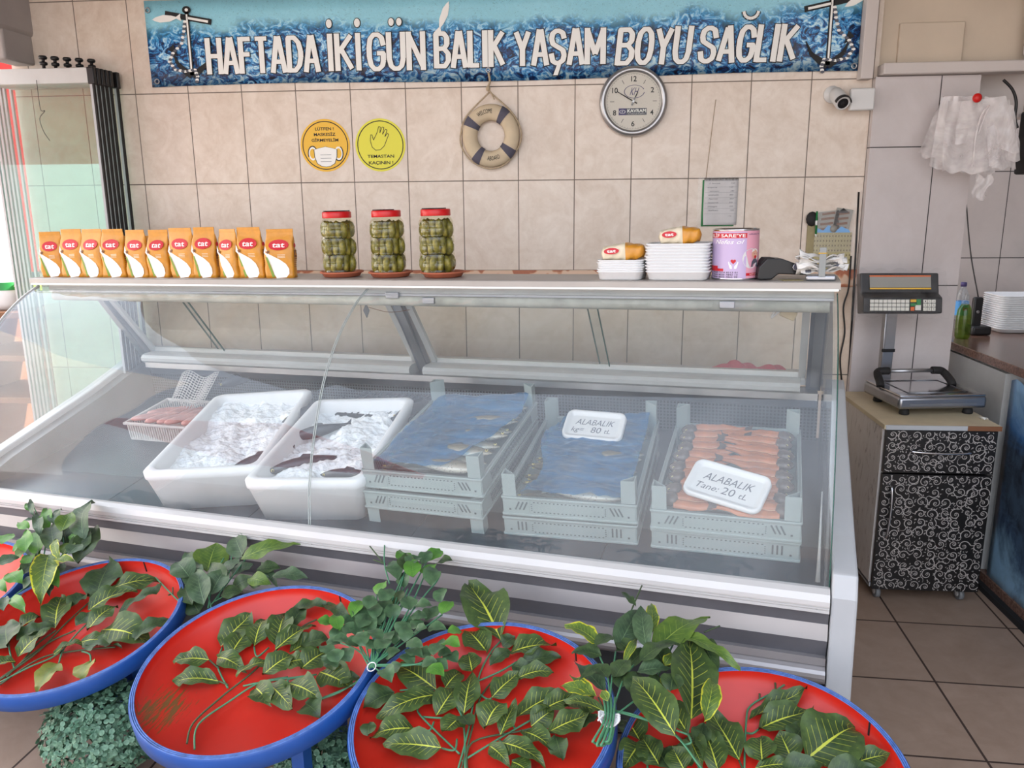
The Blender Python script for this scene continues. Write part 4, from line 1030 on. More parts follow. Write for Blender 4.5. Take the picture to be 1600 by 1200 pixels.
GLY = {'H': [[(0, 0), (0, 1)], [(1, 0), (1, 1)], [(0, .5), (1, .5)]], 'A': [[(0, 0), (.42, 1)], [(.58, 1), (1, 0)], [(.42, .98), (.58, .98)], [(.2, .28), (.8, .28)]], 'F': [[(0, 0), (0, 1)], [(0, 1), (1, 1)], [(0, .53), (.88, .53)]],
 'T': [[(0, 1), (1, 1)], [(.5, 0), (.5, 1)]], 'D': [[(0, 0), (0, 1), (.5, 1), (.85, .85), (1, .6), (1, .4), (.85, .15), (.5, 0), (0, 0)]], 'I': [[(.5, 0), (.5, 1)]], 'K': [[(0, 0), (0, 1)], [(1, 1), (.12, .5)], [(.25, .62), (1, 0)]],
 'G': [[(1, .74), (.9, .92), (.65, 1), (.35, 1), (.1, .88), (0, .65), (0, .35), (.1, .12), (.35, 0), (.65, 0), (.92, .1), (1, .25), (1, .46), (.55, .46)]], 'U': [[(0, 1), (0, .3), (.12, .08), (.35, 0), (.65, 0), (.88, .08), (1, .3), (1, 1)]],
 'N': [[(0, 0), (0, 1)], [(0, .98), (1, .02)], [(1, 0), (1, 1)]], 'B': [[(0, 0), (0, 1), (.65, 1), (.9, .88), (.9, .66), (.65, .54), (0, .54)], [(.65, .54), (1, .38), (1, .16), (.7, 0), (0, 0)]], 'L': [[(0, 1), (0, 0)], [(0, 0), (1, 0)]],
 'Y': [[(0, 1), (.5, .45)], [(1, 1), (.5, .45)], [(.5, .5), (.5, 0)]], 'S': [[(1, .76), (.88, .94), (.6, 1), (.35, 1), (.08, .92), (0, .76), (.1, .6), (.5, .5), (.9, .4), (1, .24), (.9, .08), (.6, 0), (.35, 0), (.1, .06), (0, .24)]],
 'M': [[(0, 0), (0, 1)], [(.02, .98), (.5, .25)], [(.98, .98), (.5, .25)], [(1, 0), (1, 1)]], 'O': [[(.35, 1), (.1, .88), (0, .65), (0, .35), (.1, .12), (.35, 0), (.65, 0), (.9, .12), (1, .35), (1, .65), (.9, .88), (.65, 1), (.35, 1)]]}
BASE = {'İ': 'I', 'Ü': 'U', 'Ş': 'S', 'Ğ': 'G'}; GW = {'I': .14, 'M': 1.25, 'L': .75, 'F': .85}
for (wd_, x0, x1, yb, yt) in (('HAFTADA', 325, 502, 117, 56), ('İKİ', 513, 567, 112, 51), ('GÜN', 575, 666, 112, 49), ('BALIK', 679, 790, 107.5, 47), ('YAŞAM', 803, 946, 104, 44), ('BOYU', 960, 1077, 103, 41), ('SAĞLIK', 1088, 1242, 100, 38)):
    p0 = Wp(x0, yb, 1, YW-.01); p1 = Wp(x1, yb-1, 1, YW-.01); h = Wp((x0+x1)/2, yt, 1, YW-.01).z-p0.z
    b = MB(); sh = .10 if x0 > 900 else .0; x_a, z_a = p0.x, p0.z; Wd = p1.x-p0.x; h = h*.985
    cum = []; tot = 0
    for ch in wd_: w1 = GW.get(BASE.get(ch, ch), 1.0); cum.append((tot, w1)); tot += w1+.42
    tot -= .42; st = .0118; zk = [0]
    class Zb:
        def poly(self, P, m): zk[0] += 1; return b.poly([Vector(q)+Vector((0, 0, zk[0]*8e-6)) for q in P], m)
    zb = Zb(); unit = (Wd-2*st*.92)/tot*1.0
    for (u0, w1), ch in zip(cum, wd_):
        g = BASE.get(ch, ch); gw = w1*unit; gx = x_a+st*.92+u0*unit; ins = st*.80
        Q = lambda x, y: Vector((gx+x*gw+sh*(ins+y*(h-2*ins)), z_a+ins+y*(h-2*ins), 0))
        for grow, z, m_ in ((.0036, .0045, 'ink_black'), (0, .0068, 'ink_white')):
            R_ = st+grow
            for pl_ in GLY[g]:
                P_ = [Q(*q)+Vector((0, 0, z)) for q in pl_]
                for k in range(len(P_)-1):
                    d = (P_[k+1]-P_[k]).normalized(); n = Vector((-d.y, d.x, 0)); rr_ = R_*(1-.22*abs(d.x)); e0 = d*(ins+grow-.001) if abs(d.y) > .97 and k == 0 else d*(grow if k == 0 else 0); e1 = d*(ins+grow-.001) if abs(d.y) > .97 and k == len(P_)-2 else d*(grow if k == len(P_)-2 else 0)
                    zb.poly([P_[k]-e0+n*rr_, P_[k]-e0-n*rr_, P_[k+1]+e1-n*rr_, P_[k+1]+e1+n*rr_], m_)
                for k in range(len(P_)):
                    if 0 < k < len(P_)-1 or (g in 'DOB' ): zb.poly([P_[k]+Vector((R_*.86*math.cos(a), R_*.80*math.sin(a), 0)) for a in [2*PI*t_/12 for t_ in range(12)]], m_)
            el = lambda cx, cy, rx, ry: zb.poly([Q(cx, 0)*1+Vector((rx*math.cos(a), h-ins+cy+ry*math.sin(a), z)) for a in [2*PI*t_/16 for t_ in range(16)]], m_)
            if ch == 'İ': el(.5, .040, .013+grow, .018+grow)
            if ch == 'Ü': el(.22, .040, .012+grow, .016+grow); el(.78, .040, .012+grow, .016+grow)
            if ch == 'Ğ':
                A_ = [Q(.5, 0)+Vector((.030*math.cos(a)+sh*.2, h-ins+.052+.028*math.sin(a), z)) for a in [PI+PI*t_/8 for t_ in range(9)]]
                for k in range(8): dd = (A_[k+1]-A_[k]).normalized(); nn = Vector((-dd.y, dd.x, 0))*(.006+grow); zb.poly([A_[k]+nn, A_[k]-nn, A_[k+1]-nn, A_[k+1]+nn], m_)
            if ch == 'Ş': q_ = Q(.5, 0); zb.poly([q_+Vector((x, y-ins, z)) for x, y in ((-.004-grow, .002+grow), (.014+grow, .002+grow), (.0+grow, -.040-grow), (-.020-grow, -.040-grow))], m_)
    b.build('lettering', ban)
def anchor(cx, zt, s):
    b = MB(); X = lambda x, z: (cx+s*x, zt+z, .0058)
    def strip(pts, w, m, dz_=0):
        P = [Vector(X(*p)) for p in pts]
        for i in range(len(P)-1):
            d = (P[i+1]-P[i]).normalized(); n = Vector((-d.y, d.x, 0)); w0 = w[i] if isinstance(w, list) else w; w1 = w[i+1] if isinstance(w, list) else w
            b.poly([P[i]+n*w0+Vector((0, 0, dz_)), P[i]-n*w0+Vector((0, 0, dz_)), P[i+1]-n*w1+Vector((0, 0, dz_)), P[i+1]+n*w1+Vector((0, 0, dz_))], m)
    strip([(0, -.02), (0, -.285)], .009, 'ink_black'); strip([(-.001, -.03), (-.001, -.27)], .004, 'ink_white', .0004)
    strip([(-.10, -.025), (.11, -.065)], [.012, .012], 'ink_black'); strip([(-.0, -.045), (.095, -.063)], .005, 'ink_white', .0004)
    b.poly([X(.02*math.cos(a), -.012+.016*math.sin(a)) for a in [2*PI*i/14 for i in range(14)]], 'ink_black'); b.poly([Vector(X(.008*math.cos(a), -.012+.007*math.sin(a)))+Vector((0, 0, .0003)) for a in [2*PI*i/10 for i in range(10)]], 'ink_white')
    strip(smoothpts([(-.085, -.19, 0), (-.06, -.24, 0), (0, -.29, 0)], 4) and [(-.085, -.18), (-.062, -.235), (-.03, -.268), (0, -.285)], [.002, .008, .014, .016], 'ink_black')
    strip([(.095, -.19), (.07, -.24), (.03, -.27), (0, -.285)], [.002, .008, .014, .016], 'ink_black')
    b.poly([X(-.10, -.175), X(-.075, -.15), X(-.06, -.205)], 'ink_black')
    rope = [(-.012, -.06), (-.02, -.10), (-.035, -.15), (-.08, -.19), (-.10, -.225), (-.075, -.26), (-.03, -.268), (.015, -.262), (.025, -.29), (.018, -.32)]
    for i in range(len(rope)-1):
        for k in range(4):
            t_ = k/4; x = rope[i][0]+(rope[i+1][0]-rope[i][0])*t_; z = rope[i][1]+(rope[i+1][1]-rope[i][1])*t_
            b.poly([Vector(X(x+.0075*math.cos(a)*1.2, z+.006*math.sin(a)))+Vector((0, 0, .0005+.0001*k)) for a in [2*PI*j/7 for j in range(7)]], 'ink_white' if k % 2 == 0 else 'ink_grey')
    o = b.build('anchor_print', ban); return o
p = Wp(293, 12, 1, YW); anchor(p.x, p.z, 1); p = Wp(1300, -12, 1, YW); anchor(p.x, p.z, -1)
def fishprint(px, py, sc, rot):
    p = Wp(px, py, 1, YW); b = MB(); R = Matrix.Rotation(rot, 4, 'Z')
    pts = [(0, .0), (.02, .010), (.06, .018), (.10, .012), (.125, .004), (.15, .018), (.146, 0), (.15, -.018), (.125, -.004), (.09, -.016), (.04, -.016), (.015, -.008)]
    b.poly([Vector((p.x, p.z, .006)) + (R @ Vector((x*sc, y*sc, 0))) for x, y in pts], 'ink_white'); b.build('fish_print', ban)
fishprint(702, 3, .9, -1.95); fishprint(240, 32, .9, .05); fishprint(1318, 12, .9, .5)
b = MB()
for px_, py_ in ((233, 17), (248, 128), (1333, 104)):
    p = Wp(px_, py_, 1, YW); b.tube([(p.x+.010*math.cos(a), p.z+.010*math.sin(a), .006) for a in [2*PI*i/12 for i in range(12)]], .003, 'aluminium', 5, closed=True)
b.build('eyelet', ban)
# stickers
def disc(b, r, z, m, seg=48, c=(0, 0)): b.poly([(c[0]+r*math.cos(2*PI*i/seg), c[1]+r*math.sin(2*PI*i/seg), z) for i in range(seg)], m)
def ringp(b, r0, r1, z, m, seg=48, a0=0, a1=2*PI, c=(0, 0), sy=1):
    for i in range(seg):
        a, a_ = a0+(a1-a0)*i/seg, a0+(a1-a0)*(i+1)/seg
        b.poly([(c[0]+r*math.cos(q), c[1]+sy*r*math.sin(q), z) for r, q in ((r0, a), (r1, a), (r1, a_), (r0, a_))], m)
st = wthing('wall_sticker', 'round orange sticker on the tiles with a face mask and MASKESİZ GİRMEYELİM', 'sticker', -1.172, 1.851, YW-.001)
b = MB(); disc(b, .115, .0004, 'sticker_orange'); ringp(b, .102, .106, .0008, 'ink_black'); b.build('disc', st)
b = MB()
b.text('LÜTFEN !', 'ink_black', .086, .012, mtx=T_(0, .066, .001), bold=.02); b.text('MASKESİZ', 'ink_black', .10, .012, mtx=T_(0, .042, .001), bold=.02); b.text('GİRMEYELİM', 'ink_black', .124, .012, mtx=T_(0, .017, .001), bold=.02); b.build('lettering', st)
b = MB()
mk = [(-.052, -.018), (-.03, -.012), (0, -.006), (.03, -.012), (.052, -.018), (.050, -.05), (.040, -.078), (.02, -.090), (0, -.093), (-.02, -.090), (-.040, -.078), (-.050, -.05)]
b.poly([(x*1.06, y*1.03+.001, .0012) for x, y in mk], 'ink_black'); b.poly([(x, y, .0016) for x, y in mk], 'ink_white')
for s in (-1, 1): ringp(b, .018, .023, .0010, 'ink_black', 24, PI*.35 if s > 0 else -PI*.15, PI*1.15 if s < 0 else PI*1.85 if False else (PI*1.15 if s < 0 else PI*.35-PI*1.3), (s*.060, -.035), 1.5); 
for s in (-1, 1): ringp(b, .0135, .0185, .0011, 'ink_white', 24, 0, 2*PI, (s*.060, -.035), 1.6)
for z in (-.04, -.055, -.07): b.poly([(-.026, z, .0018), (.026, z, .0018), (.024, z-.0016, .0018), (-.024, z-.0016, .0018)], 'ink_grey')
b.build('mask_print', st)
st = wthing('wall_sticker', 'round yellow-green sticker on the tiles with a raised hand and TEMASTAN KAÇININ !', 'sticker', -.918, 1.849, YW-.001)
b = MB(); disc(b, .115, .0004, 'sticker_yellow'); ringp(b, .102, .106, .0008, 'ink_black'); b.build('disc', st)
b = MB(); b.text('TEMASTAN', 'ink_black', .122, .013, mtx=T_(0, -.055, .001), bold=.02); b.text('KAÇININ !', 'ink_black', .112, .013, mtx=T_(0, -.083, .001), bold=.02); b.build('lettering', st)
b = MB(); hand = [(-.038, -.008), (-.045, .02), (-.042, .045), (-.036, .044), (-.030, .022), (-.012, .055), (-.004, .080), (.004, .078), (.0, .052), (.012, .078), (.020, .075), (.012, .046), (.026, .068), (.034, .064), (.022, .036), (.034, .050), (.041, .046), (.028, .018), (.018, -.004), (.0, -.020), (-.022, -.022)]
P_ = [Vector((x, y, .001)) for x, y in hand]
for i in range(len(P_)):
    a, c_ = P_[i], P_[(i+1) % len(P_)]; d = (c_-a).normalized(); n = Vector((-d.y, d.x, 0))*.0013; b.poly([a+n, a-n, c_-n, c_+n], 'ink_black')
b.build('hand_print', st)
# life ring
lr = wthing('life_ring', 'small cream decorative life ring lettered WELCOME ABOARD hanging on a rope', 'life ring', -.413, 1.879, YW-.03)
b = MB(); R0, r0 = .0935, .033
b.grid(64, 12, lambda u, v: Vector(((R0+r0*math.cos(2*PI*v))*math.cos(2*PI*u), (R0+r0*math.cos(2*PI*v))*math.sin(2*PI*u)*1.06, r0*.75*math.sin(2*PI*v))), 'ring_cream', closed_u=True, closed_v=True); b.build('ring', lr)
for a0 in (.98, 2.62, 4.12, 5.62):
    b = MB(); rb = r0+.0022
    b.grid(6, 14, lambda u, v: Vector(((R0+rb*math.cos(2*PI*v))*math.cos(a0-.16+.32*u), (R0+rb*math.cos(2*PI*v))*math.sin(a0-.16+.32*u)*1.06, rb*.75*math.sin(2*PI*v))), 'ring_band', closed_v=True); b.build('band', lr)
b = MB()
def arc_t(q, r, a_mid, inv=1): 
    a = a_mid-inv*q.x/r; rr = r+inv*q.y; return Vector((rr*math.cos(a), rr*math.sin(a)*1.06, .75*math.sqrt(max(0, r0**2-(rr-R0)**2))+.0015))
b.text('WELCOME', 'ink_black', .062, .017, fn=lambda q: arc_t(q, .088, 1.83)); b.text('ABOARD', 'ink_black', .060, .017, fn=lambda q: arc_t(q, .100, 4.86, -1), bold=.0); b.build('lettering', lr)
b = MB(); pts = [(.045, .215, .002), (-.01, .178, .01), (-.105, .085, .005), (-.132, .02, 0), (-.133, -.04, 0), (-.09, -.105, .0), (-.02, -.138, 0), (.04, -.132, 0), (.085, -.10, 0), (.128, -.035, 0), (.13, .03, .0), (.09, .10, .004), (.0, .185, .010), (-.006, .235, .01), (-.008, .262, .012)]
b.tube(smoothpts([(-.004, .18, .01)]+pts[2:12]+[(0, .18, .01)], 6), .0038, 'rope', 7); b.tube(smoothpts([(0, .18, .012), (-.008, .20, .014), (.0, .225, .013), (-.006, .262, .012)], 6), .005, 'rope', 7)
b.tube(smoothpts([(-.01, .20, .014), (.006, .175, .016), (.018, .150, .012)], 5), .003, 'rope', 6); b.ell((-.008, .195, .015), (.010, .012, .008), 'rope'); b.build('rope', lr)
b = MB(); b.tube([(-.006+.009*math.cos(a), .270+.009*math.sin(a), .018) for a in [2*PI*i/12 for i in range(12)]], .003, 'aluminium', 6, closed=True); b.cyl((-.006, .268, .0), (-.006, .268, .024), .0025, 'aluminium', 8); b.build('hook', lr)
# clock
ck = wthing('wall_clock', 'round silver wall clock with cream face lettered KAVRAM', 'clock', .206, 2.012, YW-.001)
b = MB(); b.lathe([(.140, 0), (.145, .010), (.146, .022), (.140, .034), (.130, .038), (.122, .034), (.119, .026)], 'aluminium', 64, capb=True, capt=False); b.build('rim', ck)
pm('clock_face', (214, 206, 196), .4)
b = MB(); disc(b, .121, .024, 'clock_face', 64); b.build('face', ck)
b = MB()
for k, tx in ((0, '12'), (2, '2'), (4, '4'), (6, '6'), (8, '8'), (10, '10')):
    a = PI/2-k*PI/6; b.text(tx, 'ink_black', .024 if len(tx) > 1 else .014, .021, mtx=T_(.092*math.cos(a), .092*math.sin(a)-.0105, .0246), bold=.015)
for k in (1, 3, 5, 7, 9, 11):
    a = PI/2-k*PI/6; d = Vector((math.cos(a), math.sin(a), 0)); n = Vector((-d.y, d.x, 0))*.001; z = Vector((0, 0, .0247)); b.poly([d*.082+n+z, d*.082-n+z, d*.100-n+z, d*.100+n+z], 'ink_black')
for k in range(60): a = 2*PI*k/60; b.box((.111*math.cos(a), .111*math.sin(a), .0246), (.004, .0007, .0003), 'ink_black', rot=Matrix.Rotation(a, 4, 'Z'))
ringp(b, .1135, .1142, .0246, 'ink_black', 60); b.build('dial_marks', ck)
b = MB(); ringp(b, .041, .044, .0247, 'ink_purple', 40, .35, 2*PI-.1, (.003, .040), .62); b.text('KH', 'ink_purple', .040, .030, mtx=T_(.004, .026, .0249), shear=.5)
b.poly([(-.062, -.056, .0247), (.058, -.056, .0247), (.058, -.028, .0247), (-.062, -.028, .0247)], 'ink_grey'); b.poly([(-.062, -.056, .0249), (-.030, -.056, .0249), (-.030, -.028, .0249), (-.062, -.028, .0249)], 'ink_purple')
ringp(b, .011, .013, .0252, 'ink_white', 20, 0, 2*PI, (-.046, -.042), .6); b.text('K', 'ink_white', .008, .009, mtx=T_(-.046, -.046, .0254), shear=.4)
b.text('KAVRAM', 'ink_white', .080, .013, mtx=T_(.015, -.045, .0252), bold=.02); b.text('KUYUMCULUK VE DAMAT', 'ink_white', .070, .004, mtx=T_(.014, -.053, .0252)); b.build('logo_print', ck)
def hand_(nm, ang, L, w, z, m):
    b = MB(); d = Vector((math.sin(ang), math.cos(ang), 0)); n = Vector((d.y, -d.x, 0)); b.prism([(-w, -.018), (w, -.018), (w*.6, L), (-w*.6, L)], .0008, m, mtx=Matrix.Translation((0, 0, z)) @ Matrix.Rotation(-ang, 4, 'Z')); b.build(nm, ck)
hand_('minute_hand', math.radians(-60), .082, .0026, .028, 'ink_black'); hand_('hour_hand', math.radians(25), .042, .0032, .0272, 'ink_black'); hand_('second_hand', math.radians(205), .05, .0008, .029, 'aluminium')
b = MB(); b.cyl((0, 0, .024), (0, 0, .031), .005, 'aluminium', 14); b.build('hub', ck)
b = MB(); disc(b, .121, .033, 'glass_clear', 48); b.build('cover_glass', ck)
# security camera and its junction plate
p = Wp(1300, 148, 1, YW-.002)
cc = wthing('security_camera', 'white bullet security camera with black lens on the tiled wall', 'security camera', p.x, p.z, YW-.001)
b = MB(); b.lathe([(.034, 0), (.036, .004), (.034, .010), (.018, .016), (.014, .03)], 'white_plastic', 28); b.ell((0, 0, .03), (.017, .017, .017), 'white_plastic'); b.build('mount', cc)
cm = Matrix.Translation((.012, -.010, .04)) @ Matrix.Rotation(.12, 4, 'Y') @ Matrix.Rotation(.55, 4, 'X')
b = MB(); b.lathe([(.020, -.03), (.028, -.022), (.030, .0), (.031, .06), (.029, .066)], 'white_plastic', 28, mtx=cm); b.build('housing', cc)
b = MB(); b.lathe([(.029, .060), (.0285, .070), (.022, .071)], 'white_plastic', 28, mtx=cm, capb=False, capt=False); b.grid(14, 1, lambda u, v: cm @ Vector((.033*math.cos(PI*.05+PI*.9*u), .033*math.sin(PI*.05+PI*.9*u), .060+.018*v)), 'black_plastic'); b.build('sun_hood', cc, solid=.002)
b = MB(); b.lathe([(.026, .0705), (.0, .0712)], 'black_plastic', 28, mtx=cm, capb=False); b.ell((0, 0, .070), (.010, .010, .006), 'dark_gap', mtx=cm); b.build('lens', cc)
p0 = Wp(1330, 138, 1, 3.62); p1 = Wp(1365, 172, 1, 3.62)
b = MB(); b.box(((p0.x+p1.x)/2, 3.628, (p0.z+p1.z)/2), (p1.x-p0.x, .03, p0.z-p1.z), 'white_plastic', bev=.006); b.build('junction_plate'); tag(bpy.data.objects['junction_plate'], 'white square junction box cover between the security camera and the pillar', 'junction box')
# notepad on a string
nt = wthing('notepad', 'spiral notepad with handwritten price list hanging on the tiles', 'notepad', .596, 1.585, YW-.002)
b = MB(); b.box((-.008, -.004, .002), (.142, .200, .003), 'pen_green', bev=.001); b.build('green_cover', nt)
b = MB(); b.grid(8, 12, lambda u, v: (-.072+.146*u, -.098+.196*v, .0065+(.018*max(0, .22-v)/.22*(1-u) if v < .22 else 0)), 'paper_grey'); b.build('page', nt, solid=.0015)
b = MB(); rnd = random.Random(2)
for k in range(12):
    y = .080-.0115*k
    b.poly([(-.068, y-.0035, .0078), (.070, y-.0035, .0078), (.070, y-.0030, .0078), (-.068, y-.0030, .0078)], 'ink_grey') if k % 2 else None
rows = [('f. levrek', '150'), ('cupra', '140'), ('somon', '180'), ('alabalik', '80'), ('hamsi', '60'), ('istavrit', '50'), ('mezgit', '150'), ('kalkan', '128')]
for k, (a, c_) in enumerate(rows):
    y = .078-.0165*k; b.text(a, 'ink_grey', .030+.002*len(a), .0055, mtx=T_(-.032+rnd.uniform(-.006, .006), y, .0080), shear=.3); b.text(c_, 'ink_grey', .016, .0055, mtx=T_(.048+rnd.uniform(-.004, .004), y, .0080), shear=.2)
b.text('siparis', 'ink_grey', .03, .005, mtx=T_(.035, -.062, .008), shear=.3); b.text('tel', 'ink_grey', .014, .006, mtx=T_(-.01, -.08, .008), shear=.2); b.build('handwriting', nt)
b = MB()
for k in range(24): x = -.070+.142*k/23; b.tube([(x, .092, .008), (x, .101, .009), (x, .104, .004), (x, .100, .001)], .0011, 'ink_black', 4)
b.build('spiral', nt)
b = MB(); b.tube([(-.065, .105, .004), (-.048, .32, .003), (-.038, .43, .003)], .0012, 'rope', 4); b.build('string', nt)
b = MB(); b.grid(10, 10, lambda u, v: (-.098+.205*u, -.11+.22*v, .0012+.0015*math.sin(20*u)*math.sin(16*v)), 'plastic_clear'); b.build('clear_sleeve', nt)
# hanging organiser with papers
og = wthing('wall_organiser', 'clear plastic wall pocket with blue papers and a patterned brown lower pocket', 'organiser', 1.075, 1.415, YW-.002)
t = NT('pocket_print'); vo = t.n('ShaderNodeTexVoronoi', distance='MANHATTAN', voronoi_dimensions='2D'); vo.inputs['Randomness'].default_value = 0; t.l(t.coord('Object', scale=(1, .62, 1)), vo.inputs['Vector']); vo.inputs['Scale'].default_value = 78
t.l(t.ramp(vo.outputs['Distance'], [(.22, S((104, 92, 56))), (.30, S((176, 166, 122)))]), t.b.inputs['Base Color'])
b = MB(); b.box((.015, -.045, .006), (.158, .165, .008), 'pocket_print', bev=.002); b.build('lower_pocket', og)
b = MB(); b.box((-.072, -.03, .004), (.05, .20, .004), 'cardboard'); b.build('side_pocket', og)
b = MB()
for (x, y, w, h, r, m) in ((-.01, .085, .09, .085, .1, 'lcd'), (.05, .088, .07, .10, -.15, 'lcd')): b.box((x, y, .006), (w, h, .002), m, rot=Matrix.Rotation(r, 4, 'Z'))
for k in range(4):
    for (x, w) in ((-.02, .055), (.045, .045)): b.box((x+.003*k, .052+.022*k, .0075), (w, .010, .001), 'wood_brown', rot=Matrix.Rotation(.12, 4, 'Z'))
b.build('printed_papers', og)
b = MB(); b.prism([(-.062, .036), (.085, .036), (.078, .048), (.045, .062), (.03, .048), (-.01, .068), (-.03, .045), (-.062, .058)], .002, 'blue_paper', mtx=Matrix.Translation((.0, 0, .0085))); b.build('blue_paper', og)
b = MB(); b.box((.015, .04, .013), (.165, .18, .001), 'plastic_clear'); b.build('clear_front', og)
b = MB(); b.lathe([(.015, 0), (.015, .003), (0, .004)], 'lcd', 20, mtx=Matrix.Translation((.012, .052, .013))); b.build('snap_button', og)
b = MB(); b.ell((-.082, .095, .012), (.026, .032, .014), 'black_rubber'); b.build('black_clip', og)
b = MB(); b.prism([(.02, .12), (.05, .140), (.075, .12)], .01, 'black_rubber'); b.build('black_flap', og)
b = MB(); b.cyl((-.066, .128, .024), (-.064, .03, .024), .0042, 'pen_green', 10); b.cyl((-.066, .088, .024), (-.065, .068, .024), .0048, 'ink_white', 10); b.cyl((-.064, .03, .024), (-.0638, .018, .024), .004, 'ink_white', 10, r1=.001); o = b.build('ballpoint_pen'); o.matrix_world = og.matrix_world.copy(); tag(o, 'green and white ballpoint pen clipped to the wall pocket', 'pen')
# black cables down the right end of the tiles
b = MB(); pp = [Wp(x, y, 1, YW-.012) for x, y in ((1330, 400), (1326, 450), (1318, 480), (1320, 520), (1313, 560), (1316, 600))]; b.tube(smoothpts(pp, 6), .0035, 'black_plastic', 6); o = b.build('power_cable'); tag(o, 'black power cable hanging behind the right end of the counter', 'cable')
b = MB(); pp = [Wp(x, y, 1, YW-.004) for x, y in ((1342, 300), (1338, 380), (1334, 450), (1325, 610))]; b.tube(pp, .004, 'black_plastic', 6); o = b.build('wall_cable'); tag(o, 'thin black cable in the corner between beige tiles and white pillar', 'cable')
b = MB(); pp = [Wp(x, y, 1, 3.60) for x, y in ((1568, 125), (1582, 140), (1588, 160), (1586, 185), (1590, 200))]; b.tube(smoothpts(pp, 6), .006, 'black_plastic', 8); o = b.build('corner_cable'); tag(o, 'dark cable curving down beside the hanging plastic bags', 'cable')
b = MB(); b.box((1.96, 3.67, 1.82), (.22, .2, .26), 'dark_gap', bev=.01); o = b.build('dark_opening_block'); tag(o, 'dark box standing for the dark opening behind the hanging plastic bags at the right edge', 'box')  # solid block in a dark colour, put in for the shade of an opening

# ================================================================== RIGHT SIDE
# cabinet on casters
cb = thing('side_cabinet', 'narrow cabinet with black and silver scroll fronts standing on casters', 'cabinet', loc=(1.372, 3.09, 0))
CX, CD, Z0, Z1 = .208, .555, .062, .745
t = NT('marble_side'); nz = t.noise(t.coord('Object', scale=(9, 9, 3)), 3.5, 5, .6, 1.2); t.l(t.ramp(nz, [(.34, S((168, 156, 148))), (.42, S((214, 206, 198))), (.7, S((222, 216, 210)))]), t.b.inputs['Base Color'])
b = MB()
for s in (-1, 1): b.box((s*(CX-.008), CD/2+.012, (Z0+Z1)/2), (.016, CD-.02, Z1-Z0-.02), 'marble_side')
b.box((0, CD/2, Z0+.01), (2*CX, CD-.02, .016), 'white_paint'); b.box((0, CD-.01, (Z0+Z1)/2), (2*CX-.03, .006, Z1-Z0-.03), 'wood_light'); b.build('carcass', cb)
b = MB(); b.box((.0, CD/2-.005, Z1-.008), (2*CX+.012, CD+.01, .018), 'wood_light', bev=.001)
b.box((-.06, -.0115, Z1-.008), (.30, .004, .018), 'white_paint'); b.box((.152, -.0115, Z1-.008), (.125, .004, .018), 'wood_brown'); b.build('top_board', cb)
pm('scroll_black', (14, 13, 14), .35); pm('scroll_silver', (190, 184, 180), .4, .3)
def scroll_panel(nm, x0, x1, z0, z1, seed):
    b = MB(); b.box(((x0+x1)/2, 0, (z0+z1)/2), (x1-x0, .018, z1-z0), 'scroll_black'); rnd = random.Random(seed); yy = -.0096
    def stroke(pts, w0, w1, yo=0):
        n = len(pts)
        for i in range(n-1):
            a, c_ = Vector(pts[i]), Vector(pts[i+1]); d = c_-a
            if d.length < 1e-7: continue
            nn = Vector((-d.y, d.x)).normalized(); wa = w0+(w1-w0)*i/(n-1); wb_ = w0+(w1-w0)*(i+1)/(n-1)
            q = [a+nn*wa, a-nn*wa, c_-nn*wb_, c_+nn*wb_]
            if all(x0+.001 < v.x < x1-.001 and z0+.001 < v.y < z1-.001 for v in q): b.poly([(v.x, yy-yo, v.y) for v in q], 'scroll_silver')
    step = .046; nx = int((x1-x0)/step)+1; nz_ = int((z1-z0)/step)+1
    for i in range(nx):
        for j in range(nz_):
            cx = x0+(i+.5)*(x1-x0)/nx+rnd.uniform(-.007, .007); cz = z0+(j+.5)*(z1-z0)/nz_+rnd.uniform(-.007, .007)
            a0 = rnd.uniform(0, 2*PI); dr = 1 if (i+j) % 2 else -1; R = rnd.uniform(.018, .025)
            sp = [(cx+R*(1-.82*k/18)*math.cos(a0+dr*k*.42), cz+R*(1-.82*k/18)*math.sin(a0+dr*k*.42)) for k in range(19)]; stroke(sp, .0016, .0010, .0002)
            tail = [(cx+R*math.cos(a0)+k*.0038*math.cos(a0-dr*(1.2-.22*k)), cz+R*math.sin(a0)+k*.0038*math.sin(a0-dr*(1.2-.22*k))) for k in range(8)]; stroke(tail, .0013, .0004, .0002)
            for f in range(6):
                a = rnd.uniform(0, 2*PI); px_ = cx+R*.98*math.cos(a); pz = cz+R*.98*math.sin(a); aa = a+rnd.uniform(-.9, .9); L_ = rnd.uniform(.005, .010)
                stroke([(px_, pz), (px_+L_*.5*math.cos(aa), pz+L_*.5*math.sin(aa)), (px_+L_*math.cos(aa+.4), pz+L_*math.sin(aa+.4))], .0022, .0003, .0004)
            for f in range(5):
                a = f*2*PI/5+a0; c2 = (cx+.0042*math.cos(a), cz+.0042*math.sin(a))
                stroke([(c2[0]-.0015, c2[1]), (c2[0]+.0015, c2[1])], .0015, .0015, .0006)
    return b.build(nm, cb)
dr = scroll_panel('drawer', -CX+.004, CX-.004, .555, Z1-.02, 1); dr.location = (0, 0, 0)
do = scroll_panel('door', -CX+.004, CX-.004, Z0, .548, 2)
b = MB(); b.tube(smoothpts([(-.105, -.010, .645), (-.10, -.024, .644), (0, -.030, .640), (.10, -.024, .641), (.105, -.010, .642)], 6), .0045, 'chrome', 8); b.build('handle', dr)
b = MB(); b.tube(smoothpts([(-.172, -.010, .50), (-.170, -.026, .49), (-.168, -.032, .41), (-.172, -.026, .30), (-.174, -.010, .29)], 6), .005, 'chrome', 8); b.build('handle', do)
